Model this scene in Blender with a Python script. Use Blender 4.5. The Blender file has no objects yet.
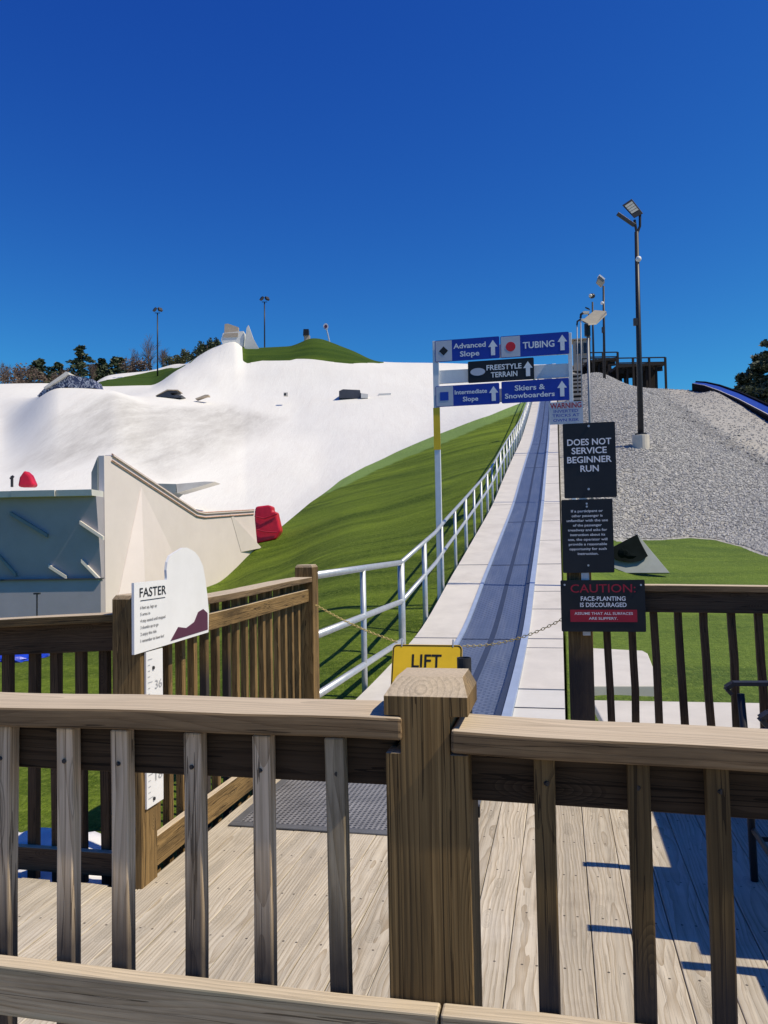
import bpy, math, random
import numpy as np
from mathutils import Vector, Matrix, noise as mnoise

random.seed(11)
rnd = random.Random(5)
scene = bpy.context.scene
COL = scene.collection
F = 800.0
PITCH = math.radians(2.3)
ROLL = math.radians(1.0)
EYE = 1.48
SN, CS = math.sin(math.radians(12.4)), math.cos(math.radians(12.4))
RZ = -math.radians(12.4)          # the deck and the lift are turned 12.4 degrees to the right

# ------------------------------------------------------------------ camera
fwd = Vector((0, math.cos(PITCH), math.sin(PITCH)))
up0 = Vector((0, -math.sin(PITCH), math.cos(PITCH)))
rt0 = Vector((1, 0, 0))
cup = up0 * math.cos(ROLL) + rt0 * math.sin(ROLL)
crt = rt0 * math.cos(ROLL) - up0 * math.sin(ROLL)
cam = bpy.data.objects.new('camera', bpy.data.cameras.new('camera'))
COL.objects.link(cam)
cam.matrix_world = Matrix(((crt.x, cup.x, -fwd.x, 0), (crt.y, cup.y, -fwd.y, 0), (crt.z, cup.z, -fwd.z, EYE), (0, 0, 0, 1)))
cam.data.sensor_fit = 'VERTICAL'
cam.data.sensor_height = 36
cam.data.lens = 36 * F / 1024
cam.data.clip_start = 0.05
cam.data.clip_end = 4000
scene.camera = cam


def ray(u, v):
    return crt * ((u - 384) / F) + fwd + cup * (-(v - 512) / F)


def P(u, v, Y):
    d = ray(u, v)
    t = Y / d.y
    return Vector((d.x * t, Y, EYE + d.z * t))


def PA(u, v, a):                 # the point of a sight line on the plane a = const of the deck frame
    d = ray(u, v)
    t = a / (d.x * SN + d.y * CS)
    return Vector((d.x * t, d.y * t, EYE + d.z * t))


def PB(u, v, b):                 # ... on the plane b = const
    d = ray(u, v)
    t = b / (d.x * CS - d.y * SN)
    return Vector((d.x * t, d.y * t, EYE + d.z * t))


def D(a, b, z=0.0):
    return Vector((SN * a + CS * b, CS * a - SN * b, z))


def toD(p):
    return (p.x * SN + p.y * CS, p.x * CS - p.y * SN)


# ------------------------------------------------------------------ materials
def new_mat(name):
    m = bpy.data.materials.new(name)
    m.use_nodes = True
    nt = m.node_tree
    b = nt.nodes['Principled BSDF']
    return m, nt, b


def N(nt, kind, **kw):
    n = nt.nodes.new(kind)
    for k, v in kw.items():
        if k in n.inputs:
            n.inputs[k].default_value = v
        else:
            setattr(n, k, v)
    return n


def mathn(nt, op, a, b=None, c=None, clamp=False):
    n = nt.nodes.new('ShaderNodeMath')
    n.operation = op
    n.use_clamp = clamp
    for i, x in enumerate((a, b, c)):
        if x is None:
            continue
        if isinstance(x, (int, float)):
            n.inputs[i].default_value = x
        else:
            nt.links.new(x, n.inputs[i])
    return n.outputs[0]


def mixc(nt, fac, c1, c2, mode='MIX'):
    n = nt.nodes.new('ShaderNodeMix')
    n.data_type = 'RGBA'
    n.blend_type = mode
    n.clamp_factor = True
    for sock, x in ((n.inputs[0], fac), (n.inputs[6], c1), (n.inputs[7], c2)):
        if isinstance(x, (int, float)):
            sock.default_value = x
        elif isinstance(x, tuple):
            sock.default_value = (x[0], x[1], x[2], 1)
        else:
            nt.links.new(x, sock)
    return n.outputs[2]


def ramp(nt, fac, lo, hi):
    n = nt.nodes.new('ShaderNodeMapRange')
    n.inputs[1].default_value = lo
    n.inputs[2].default_value = hi
    nt.links.new(fac, n.inputs[0])
    return n.outputs[0]


def noise(nt, vec, scale, detail=4.0, rough=0.6, dist=0.0):
    n = N(nt, 'ShaderNodeTexNoise', Scale=scale, Detail=detail, Roughness=rough, Distortion=dist)
    if vec is not None:
        nt.links.new(vec, n.inputs['Vector'])
    return n.outputs['Fac']


def mapping(nt, vec, scale=(1, 1, 1), loc=(0, 0, 0), rot=(0, 0, 0)):
    n = nt.nodes.new('ShaderNodeMapping')
    n.inputs['Scale'].default_value = scale
    n.inputs['Location'].default_value = loc
    n.inputs['Rotation'].default_value = rot
    nt.links.new(vec, n.inputs['Vector'])
    return n.outputs[0]


def bump(nt, b, h, strength=0.4, dist=0.01):
    n = N(nt, 'ShaderNodeBump', Strength=strength, Distance=dist)
    nt.links.new(h, n.inputs['Height'])
    nt.links.new(n.outputs[0], b.inputs['Normal'])


def objco(nt):
    return nt.nodes.new('ShaderNodeTexCoord').outputs['Object']


def geoco(nt):
    return nt.nodes.new('ShaderNodeNewGeometry').outputs['Position']


def paint(name, col, rough=0.5, metal=0.0, var=0.12, scale=6.0, spec=0.4, bmp=0.0, dirt=None):
    m, nt, b = new_mat(name)
    co = objco(nt)
    f = noise(nt, co, scale, 5, 0.65)
    c = mixc(nt, ramp(nt, f, 0.3, 0.7), tuple(x * (1 - var) for x in col), tuple(min(1, x * (1 + var)) for x in col))
    if dirt:
        f2 = noise(nt, co, scale * 0.35, 6, 0.7)
        c = mixc(nt, mathn(nt, 'MULTIPLY', ramp(nt, f2, 0.5, 0.75), 0.6), c, dirt)
    nt.links.new(c, b.inputs['Base Color'])
    b.inputs['Roughness'].default_value = rough
    b.inputs['Metallic'].default_value = metal
    b.inputs['Specular IOR Level'].default_value = spec
    if bmp:
        bump(nt, b, noise(nt, co, scale * 6, 4), bmp, 0.004)
    return m


def wood(name, light, dark, stain, ringfreq=95.0, ringamt=0.6, stainamt=0.6, knots=0.9, rough=0.85, green=None, bleach_lit=(.70, .585, .43), foot=False, screws=False, crack=0.8, fibre=0.6):
    m, nt, b = new_mat(name)
    at = N(nt, 'ShaderNodeAttribute', attribute_name='grain')
    g = at.outputs['Vector']
    warp = noise(nt, mapping(nt, g, (1.3, 5, 5)), 1.0, 3, 0.5)
    sep = nt.nodes.new('ShaderNodeSeparateXYZ')
    nt.links.new(g, sep.inputs[0])
    y2 = mathn(nt, 'MULTIPLY', sep.outputs[1], sep.outputs[1])
    z2 = mathn(nt, 'MULTIPLY', sep.outputs[2], sep.outputs[2])
    r = mathn(nt, 'SQRT', mathn(nt, 'ADD', y2, z2))
    r = mathn(nt, 'ADD', r, mathn(nt, 'MULTIPLY', warp, 0.085))
    ph = mathn(nt, 'FRACT', mathn(nt, 'MULTIPLY', r, ringfreq))
    late = mathn(nt, 'POWER', ph, 2.2)                    # sharp late-wood edge
    fib = noise(nt, mapping(nt, g, (3.0, 160, 160)), 1.0, 4, 0.7)
    fib2 = noise(nt, mapping(nt, g, (1.2, 35, 35)), 1.0, 4, 0.65)
    big = noise(nt, mapping(nt, g, (1.6, 7, 7)), 1.0, 5, 0.65)
    fac = mathn(nt, 'ADD', mathn(nt, 'MULTIPLY', late, ringamt), mathn(nt, 'MULTIPLY', ramp(nt, fib, 0.42, 0.68), fibre), clamp=True)
    c = mixc(nt, fac, light, dark)
    c = mixc(nt, mathn(nt, 'MULTIPLY', ramp(nt, fib2, 0.4, 0.68), 0.6), c, tuple(x * 0.5 for x in light))
    c = mixc(nt, mathn(nt, 'MULTIPLY', ramp(nt, big, 0.48, 0.74), stainamt), c, stain)
    if green:
        gn = noise(nt, mapping(nt, g, (0.9, 11, 11), (7, 3, 1)), 1.0, 4, 0.6)
        c = mixc(nt, mathn(nt, 'MULTIPLY', ramp(nt, gn, 0.42, 0.66), 0.7), c, green)
    vor = N(nt, 'ShaderNodeTexVoronoi', Scale=1.0)
    nt.links.new(mapping(nt, g, (2.6, 9, 9)), vor.inputs['Vector'])
    kn = mathn(nt, 'MULTIPLY', mathn(nt, 'LESS_THAN', vor.outputs['Distance'], 0.25), knots)
    knr = mathn(nt, 'MULTIPLY', mathn(nt, 'ADD', mathn(nt, 'FRACT', mathn(nt, 'MULTIPLY', vor.outputs['Distance'], 26)), 0.6), 0.62)
    c = mixc(nt, kn, c, mixc(nt, knr, tuple(x * 0.35 for x in dark), tuple(x * 0.8 for x in light)))
    # thin drying cracks along the grain
    crk = noise(nt, mapping(nt, g, (1.1, 60, 60), (3, 8, 2)), 1.0, 2, 0.5)
    ck = mathn(nt, 'COMPARE', crk, 0.5, 0.011)
    c = mixc(nt, mathn(nt, 'MULTIPLY', ck, crack), c, tuple(x * 0.3 for x in dark))
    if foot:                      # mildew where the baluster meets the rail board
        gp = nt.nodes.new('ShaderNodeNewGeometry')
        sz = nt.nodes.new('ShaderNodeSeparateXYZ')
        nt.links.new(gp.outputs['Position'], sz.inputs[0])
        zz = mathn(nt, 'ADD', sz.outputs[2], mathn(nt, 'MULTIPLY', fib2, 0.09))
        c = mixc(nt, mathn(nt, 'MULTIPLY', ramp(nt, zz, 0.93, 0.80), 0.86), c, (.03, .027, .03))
    if screws:                    # two dark screw heads where each board crosses a joist
        gp = nt.nodes.new('ShaderNodeNewGeometry')
        ro = mapping(nt, gp.outputs['Position'], (1, 1, 1), (0, 0, 0), (0, 0, -RZ))
        sz = nt.nodes.new('ShaderNodeSeparateXYZ')
        nt.links.new(ro, sz.inputs[0])
        fa = mathn(nt, 'SUBTRACT', mathn(nt, 'PINGPONG', mathn(nt, 'ADD', sz.outputs[1], 8.1), .2), .2)
        fb = mathn(nt, 'SUBTRACT', mathn(nt, 'PINGPONG', mathn(nt, 'ADD', sz.outputs[0], 14.7 - .149), .0735), .0255)
        dd = mathn(nt, 'SQRT', mathn(nt, 'ADD', mathn(nt, 'MULTIPLY', fa, fa), mathn(nt, 'MULTIPLY', fb, fb)))
        c = mixc(nt, mathn(nt, 'LESS_THAN', dd, .0048), c, (.06, .05, .045))
        wear = noise(nt, mapping(nt, gp.outputs['Position'], (.9, .9, .9)), 1.0, 6, 0.65)
        c = mixc(nt, mathn(nt, 'MULTIPLY', ramp(nt, wear, 0.5, 0.72), 0.4), c, (.70, .66, .59))
        grit = noise(nt, mapping(nt, gp.outputs['Position'], (2.2, 2.2, 2.2), (5, 5, 5)), 1.0, 7, 0.75)
        c = mixc(nt, mathn(nt, 'MULTIPLY', ramp(nt, grit, 0.52, 0.72), 0.4), c, (.30, .255, .20))
    if bleach_lit:  # upward faces paler: bleaching plus a sunlit tone put into the colour
        ge = nt.nodes.new('ShaderNodeNewGeometry')
        sn = nt.nodes.new('ShaderNodeSeparateXYZ')
        nt.links.new(ge.outputs['True Normal'], sn.inputs[0])
        bl = mathn(nt, 'MULTIPLY', ramp(nt, sn.outputs[2], 0.35, 0.8), mathn(nt, 'ADD', 0.55, mathn(nt, 'MULTIPLY', big, 0.5)))
        c = mixc(nt, bl, c, mixc(nt, mathn(nt, 'MULTIPLY', fac, 0.65), bleach_lit, tuple(x * 0.45 for x in bleach_lit)))
    hue = N(nt, 'ShaderNodeHueSaturation')
    oi = nt.nodes.new('ShaderNodeAttribute')
    oi.attribute_name = 'tone'
    nt.links.new(mathn(nt, 'ADD', oi.outputs['Fac'], 0.0), hue.inputs['Value'])
    nt.links.new(c, hue.inputs['Color'])
    nt.links.new(hue.outputs[0], b.inputs['Base Color'])
    b.inputs['Roughness'].default_value = rough
    b.inputs['Specular IOR Level'].default_value = 0.25
    h = mathn(nt, 'SUBTRACT', mathn(nt, 'MULTIPLY', fib2, 0.7), mathn(nt, 'ADD', mathn(nt, 'MULTIPLY', late, 0.35), mathn(nt, 'MULTIPLY', ck, 0.9)))
    bump(nt, b, h, 0.55, 0.003)
    return m


M = {}
M['wood_new'] = wood('weathered_pine', (.32, .205, .082), (.10, .057, .02), (.05, .032, .014), stainamt=0.95)
M['wood_rail'] = wood('bleached_lit_top_pine', (.27, .185, .10), (.10, .062, .032), (.05, .034, .02), stainamt=0.9)
M['wood_grey_lit'] = wood('greyed_lit_pine', (.74, .585, .405), (.32, .225, .135), (.16, .12, .075), stainamt=0.75, foot=True)
M['wood_green'] = wood('green_treated_pine', (.55, .46, .32), (.22, .17, .10), (.09, .07, .045), stainamt=0.85, green=(.25, .29, .20), foot=True)
M['wood_board'] = wood('green_stained_board', (.46, .385, .27), (.20, .155, .095), (.10, .08, .05), stainamt=0.75, green=(.25, .28, .20))
M['wood_brown'] = wood('brown_pine', (.19, .125, .052), (.07, .042, .018), (.04, .027, .013), stainamt=0.8, foot=True)
M['wood_dark'] = wood('dark_stained_pine', (.115, .075, .045), (.048, .029, .017), (.028, .019, .012), stainamt=0.8)
M['wood_deck'] = wood('deck_boards', (.635, .57, .455), (.36, .285, .19), (.52, .475, .40), ringfreq=70, ringamt=0.85, stainamt=0.35, knots=0.5, rough=0.8, bleach_lit=None, screws=True, crack=0.25, fibre=0.22)
M['galv'] = paint('galvanised_steel', (.50, .53, .56), 0.42, 0.45, 0.12, 14)
M['white_post'] = paint('white_painted_steel', (.74, .77, .80), 0.45, 0.0, 0.06, 8)
M['dark_metal'] = paint('dark_painted_steel', (.030, .030, .034), 0.45, 0.2, 0.2, 8)
M['black_sign'] = paint('black_sign_board', (.007, .009, .013), 0.5, 0.0, 0.25, 5, dirt=(.02, .022, .026))
M['blue_sign'] = paint('blue_sign_board', (.012, .04, .36), 0.4, 0.0, 0.12, 3, dirt=(.035, .065, .36))
M['white_sign'] = paint('white_sign_board', (.80, .80, .80), 0.4, 0.0, 0.05, 4, dirt=(.70, .69, .66))
M['grey_sign'] = paint('grey_sign_board', (.50, .53, .62), 0.45, 0.0, 0.05, 4)
M['yellow'] = paint('yellow_sign_paint', (.86, .56, .02), 0.42, 0.0, 0.07, 6)
M['yellow_chain'] = paint('yellow_plastic', (.55, .44, .17), 0.6, 0.0, 0.1, 30)
M['red_sign'] = paint('red_print', (.36, .012, .035), 0.45, 0.0, 0.06, 6)
M['red_dot'] = paint('red_dot_print', (.62, .02, .03), 0.45, 0.0, 0.05, 6)
M['white_print'] = paint('white_print', (.78, .80, .84), 0.5, 0.0, 0.02, 6)
M['grey_print'] = paint('grey_print', (.40, .41, .43), 0.5, 0.0, 0.02, 6)
M['black_print'] = paint('black_print', (.012, .012, .014), 0.5, 0.0, 0.02, 6)
M['maroon'] = paint('maroon_print', (.085, .02, .05), 0.45, 0.0, 0.1, 6)
M['blue_print'] = paint('blue_print', (.015, .06, .42), 0.45, 0.0, 0.05, 6)
M['red_pad'] = paint('red_vinyl', (.55, .012, .04), 0.42, 0.0, 0.18, 4, bmp=0.3)
M['beige_panel'] = paint('beige_panel', (.75, .67, .635), 0.6, 0.0, 0.04, 1.2, dirt=(.66, .58, .545))
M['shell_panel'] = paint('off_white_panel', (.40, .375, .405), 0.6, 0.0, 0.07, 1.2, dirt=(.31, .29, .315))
M['white_plastic'] = paint('white_plastic', (.66, .625, .56), 0.5, 0.0, 0.08, 2.5, dirt=(.46, .42, .355))
M['pale_plastic'] = paint('pale_plastic', (.66, .65, .61), 0.5, 0.0, 0.05, 2.5, dirt=(.55, .52, .46))
M['copper'] = paint('copper_trim', (.62, .38, .29), 0.5, 0.1, 0.25, 9)
M['guard_blue'] = paint('blue_guard_strip', (.34, .42, .58), 0.45, 0.1, 0.08, 5)
M['joint_shade'] = paint('dark_joint_shade', (.03, .045, .09), 0.6, 0.0, 0.1, 5)  # joint colour, also used for painted shadow strips on the lift
M['tarp_blue'] = paint('blue_tarp', (.012, .05, .50), 0.35, 0.0, 0.2, 6, bmp=0.5)
M['sheet'] = paint('white_fabric', (.80, .80, .82), 0.7, 0.0, 0.05, 5, bmp=0.4)
M['tarp_black'] = paint('black_plastic_sheet', (.006, .009, .009), 0.85, 0.0, 0.3, 3, spec=0.03, bmp=0.3)
M['slab_grey'] = paint('grey_rubber_slab', (.22, .25, .25), 0.6, 0.0, 0.12, 3)
M['concrete'] = paint('concrete', (.60, .55, .46), 0.85, 0.0, 0.1, 4, bmp=0.3)
M['purple'] = paint('purple_fabric', (.085, .07, .20), 0.7, 0.0, 0.15, 12)
M['mesh_fabric'] = paint('dark_sling_fabric', (.03, .03, .045), 0.8, 0.0, 0.2, 20)
M['lamp_face'] = paint('lamp_lens', (.62, .60, .52), 0.25, 0.0, 0.1, 12)
M['wood_apron'] = wood('shaded_apron_pine', (.075, .05, .03), (.03, .019, .011), (.02, .014, .009), stainamt=0.7, bleach_lit=None)
M['tan_wall'] = paint('tan_siding', (.42, .35, .27), 0.8, 0.0, 0.1, 3)
M['timber_black'] = paint('dark_timber', (.022, .017, .015), 0.9, 0.0, 0.3, 2)
M['panel_under'] = paint('lamp_underside', (.27, .25, .20), 0.6, 0.0, 0.12, 4)
M['text_grey'] = paint('dark_grey_print', (.10, .10, .11), 0.5, 0.0, 0.02, 6)
M['glass'] = paint('dark_glass', (.02, .03, .05), 0.08, 0.0, 0.1, 2)
M['lane_blue'] = paint('blue_tubing_mat', (.008, .045, .33), 0.5, 0.0, 0.14, 1.0)
M['lane_edge'] = paint('black_lane_edge', (.008, .008, .011), 0.9, 0.0, 0.2, 2, spec=0.05)
M['pole_grey'] = paint('grey_pole', (.26, .27, .29), 0.5, 0.2, 0.1, 8)
M['stone'] = paint('dark_stone', (.19, .185, .18), 0.9, 0.0, 0.4, 3)
M['box_dark'] = paint('dark_box_panel', (.055, .06, .075), 0.5, 0.0, 0.2, 1.5)


def graffiti_mat():
    m, nt, b = new_mat('scribbled_side_panel')
    co = objco(nt)
    f = noise(nt, mapping(nt, co, (1.6, 1.6, 1.6)), 1.0, 3, 0.6, 1.5)
    f2 = mathn(nt, 'COMPARE', f, 0.52, 0.028)
    c = mixc(nt, f2, (.035, .045, .10), (.42, .45, .52))
    nt.links.new(c, b.inputs['Base Color'])
    b.inputs['Roughness'].default_value = 0.5
    return m


M['graffiti'] = graffiti_mat()


def belt_mat():
    m, nt, b = new_mat('ribbed_rubber_belt')
    co = N(nt, 'ShaderNodeAttribute', attribute_name='grain').outputs['Vector']
    w = N(nt, 'ShaderNodeTexWave', Scale=1.0, Distortion=0.4)
    w.inputs['Detail'].default_value = 1
    nt.links.new(mapping(nt, co, (9.0, 0, 0)), w.inputs['Vector'])
    br = N(nt, 'ShaderNodeTexBrick', Scale=1.0)
    br.inputs['Mortar Size'].default_value = 0.012
    br.inputs['Brick Width'].default_value = 0.085
    br.inputs['Row Height'].default_value = 0.055
    nt.links.new(mapping(nt, co, (1, 1, 0), (0, 0, 0), (0, 0, math.pi / 2)), br.inputs['Vector'])
    f = noise(nt, mapping(nt, co, (1.2, 5, 1)), 1.0, 5, 0.6)
    c = mixc(nt, ramp(nt, f, 0.3, 0.7), (.095, .125, .20), (.155, .19, .285))
    scf = noise(nt, mapping(nt, co, (.7, 9, 1)), 1.0, 6, 0.7)
    c = mixc(nt, mathn(nt, 'MULTIPLY', ramp(nt, scf, 0.52, 0.7), 0.55), c, (.27, .30, .37))
    c = mixc(nt, mathn(nt, 'MULTIPLY', br.outputs['Fac'], 0.75), c, (.045, .06, .11))
    nt.links.new(c, b.inputs['Base Color'])
    b.inputs['Roughness'].default_value = 0.36
    b.inputs['Specular IOR Level'].default_value = 0.5
    bump(nt, b, mathn(nt, 'SUBTRACT', 1.0, br.outputs['Fac']), 0.6, 0.006)
    return m


M['belt'] = belt_mat()


def mat_rubber():
    m, nt, b = new_mat('perforated_rubber')
    co = objco(nt)
    v = N(nt, 'ShaderNodeTexVoronoi', Scale=36.0, Randomness=0.0)
    nt.links.new(mapping(nt, co, (1, 1, 0)), v.inputs['Vector'])
    hole = ramp(nt, v.outputs['Distance'], 0.33, 0.25)
    f = noise(nt, co, 5, 5)
    c = mixc(nt, ramp(nt, f, 0.35, 0.7), (.17, .172, .18), (.28, .28, .29))
    c = mixc(nt, hole, c, (.035, .04, .05))
    nt.links.new(c, b.inputs['Base Color'])
    b.inputs['Roughness'].default_value = 0.45
    bump(nt, b, mathn(nt, 'SUBTRACT', 1.0, hole), 0.9, 0.01)
    return m


M['rubber_mat'] = mat_rubber()
M['rubber_edge'] = paint('rubber_edge', (.12, .125, .135), 0.5, 0.0, 0.15, 9)


def snow_mat():
    m, nt, b = new_mat('white_slope_carpet')
    co = geoco(nt)
    f = noise(nt, mapping(nt, co, (.06, .04, .04)), 1.0, 7, 0.62, 0.6)
    f2 = noise(nt, mapping(nt, co, (.75, .13, .13), (0, 0, 0), (0, 0, .5)), 1.0, 8, 0.78)
    f3 = noise(nt, co, 2.0, 8, 0.85)
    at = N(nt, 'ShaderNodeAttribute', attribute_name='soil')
    c = mixc(nt, mathn(nt, 'MULTIPLY', ramp(nt, f, 0.46, 0.72), 0.5), (.745, .74, .70), (.63, .625, .59))
    c = mixc(nt, mathn(nt, 'MULTIPLY', ramp(nt, f2, 0.44, 0.72), 0.5), c, (.66, .635, .59))
    c = mixc(nt, mathn(nt, 'MULTIPLY', mathn(nt, 'MULTIPLY', at.outputs['Fac'], ramp(nt, f2, 0.25, 0.65)), 0.9), c, (.44, .43, .40))  # greys the mound: wear plus the shade of its sun-averted face
    c = mixc(nt, mathn(nt, 'MULTIPLY', ramp(nt, f3, 0.4, 0.75), 0.16), c, (.56, .55, .52))
    nt.links.new(c, b.inputs['Base Color'])
    b.inputs['Roughness'].default_value = 0.75
    b.inputs['Specular IOR Level'].default_value = 0.2
    bump(nt, b, mathn(nt, 'ADD', f2, mathn(nt, 'MULTIPLY', f3, 0.2)), 0.28, 0.25)
    return m


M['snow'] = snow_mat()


def turf_mat():
    m, nt, b = new_mat('artificial_turf')
    co = geoco(nt)
    rot = mapping(nt, co, (.09, .62, .45), (0, 0, 0), (0, 0, .75))
    lay = noise(nt, rot, 1.0, 4, 0.62, 0.7)
    big = noise(nt, mapping(nt, co, (.12, .12, .12), (4, 9, 0)), 1.0, 3, 0.55)
    fine = noise(nt, mapping(nt, co, (42, 14, 30), (0, 0, 0), (0, 0, .3)), 1.0, 4, 0.75)
    fine2 = noise(nt, co, 13, 5, 0.8)
    c = mixc(nt, ramp(nt, lay, 0.36, 0.66), (.034, .066, .006), (.195, .275, .026))
    c = mixc(nt, mathn(nt, 'MULTIPLY', ramp(nt, big, 0.4, 0.7), 0.4), c, (.10, .155, .014))
    c = mixc(nt, mathn(nt, 'MULTIPLY', ramp(nt, fine, 0.36, 0.68), 0.6), c, (.04, .075, .008))
    c = mixc(nt, mathn(nt, 'MULTIPLY', ramp(nt, fine2, 0.47, 0.7), 0.6), c, (.27, .34, .06))
    at = N(nt, 'ShaderNodeAttribute', attribute_name='soil')
    c = mixc(nt, mathn(nt, 'MULTIPLY', at.outputs['Fac'], 0.75, clamp=True), c, (.028, .062, .012))
    c = mixc(nt, mathn(nt, 'MULTIPLY', at.outputs['Fac'], -0.8, clamp=True), c, (.20, .31, .10))
    nt.links.new(c, b.inputs['Base Color'])
    b.inputs['Roughness'].default_value = 0.8
    b.inputs['Specular IOR Level'].default_value = 0.06
    bump(nt, b, mathn(nt, 'ADD', fine, mathn(nt, 'MULTIPLY', lay, 1.4)), 0.8, 0.05)
    return m


M['turf'] = turf_mat()


def gravel_mat():
    m, nt, b = new_mat('crushed_stone')
    co = geoco(nt)
    v = N(nt, 'ShaderNodeTexVoronoi', Scale=13.0)
    nt.links.new(mapping(nt, co, (1, .42, .8)), v.inputs['Vector'])
    v2 = N(nt, 'ShaderNodeTexVoronoi', Scale=5.5)
    nt.links.new(mapping(nt, co, (1, .42, .8)), v2.inputs['Vector'])
    f = noise(nt, mapping(nt, co, (.22, .12, .12)), 1.0, 6, 0.65)
    f2 = noise(nt, mapping(nt, co, (1, .42, .8)), 9.0, 4, 0.8)
    sp = N(nt, 'ShaderNodeSeparateColor')
    nt.links.new(v.outputs['Color'], sp.inputs[0])
    sp2 = N(nt, 'ShaderNodeSeparateColor')
    nt.links.new(v2.outputs['Color'], sp2.inputs[0])
    k = mathn(nt, 'ADD', mathn(nt, 'MULTIPLY', sp.outputs[0], 0.72), mathn(nt, 'MULTIPLY', sp2.outputs[1], 0.28))
    c = mixc(nt, k, (.19, .19, .19), (.50, .495, .475))
    c = mixc(nt, mathn(nt, 'MULTIPLY', ramp(nt, f2, 0.42, 0.6), 0.5), c, (.19, .19, .19))
    c = mixc(nt, mathn(nt, 'MULTIPLY', ramp(nt, f, 0.5, 0.72), 0.5), c, (.36, .335, .28))
    at = N(nt, 'ShaderNodeAttribute', attribute_name='soil')
    c = mixc(nt, mathn(nt, 'MULTIPLY', at.outputs['Fac'], 0.3, clamp=True), c, (.46, .43, .37))
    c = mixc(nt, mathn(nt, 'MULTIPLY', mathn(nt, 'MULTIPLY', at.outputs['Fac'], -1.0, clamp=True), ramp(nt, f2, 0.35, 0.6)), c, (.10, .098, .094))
    nt.links.new(c, b.inputs['Base Color'])
    b.inputs['Roughness'].default_value = 0.95
    b.inputs['Specular IOR Level'].default_value = 0.1
    bump(nt, b, mathn(nt, 'ADD', v.outputs['Distance'], mathn(nt, 'ADD', f2, v2.outputs['Distance'])), 0.22, 0.05)
    return m


M['gravel'] = gravel_mat()


def ground_mat():
    m, nt, b = new_mat('dry_grass_and_soil')
    co = geoco(nt)
    f = noise(nt, co, 0.4, 8, 0.7)
    c = mixc(nt, ramp(nt, f, 0.35, 0.65), (.06, .08, .025), (.16, .125, .075))
    nt.links.new(c, b.inputs['Base Color'])
    b.inputs['Roughness'].default_value = 0.95
    return m


M['ground'] = ground_mat()


def leaf_mat(name, c1, c2, rough=0.6):
    m, nt, b = new_mat(name)
    at = N(nt, 'ShaderNodeAttribute', attribute_name='tone')
    c = mixc(nt, at.outputs['Fac'], c1, c2)
    nt.links.new(c, b.inputs['Base Color'])
    b.inputs['Roughness'].default_value = rough
    return m


M['needle'] = leaf_mat('evergreen_needles', (.032, .052, .022), (.10, .125, .055))
M['pine_leaf'] = leaf_mat('pine_needles', (.026, .045, .022), (.095, .115, .06))
M['bush_leaf'] = leaf_mat('bush_leaves', (.04, .055, .018), (.12, .12, .045))
M['twig'] = leaf_mat('bare_twigs', (.085, .060, .045), (.19, .14, .11), 0.9)
M['stones'] = leaf_mat('loose_stones', (.21, .21, .212), (.52, .51, .485), 0.95)
M['bark'] = paint('bark', (.10, .075, .055), 0.9, 0.0, 0.3, 3)


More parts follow.
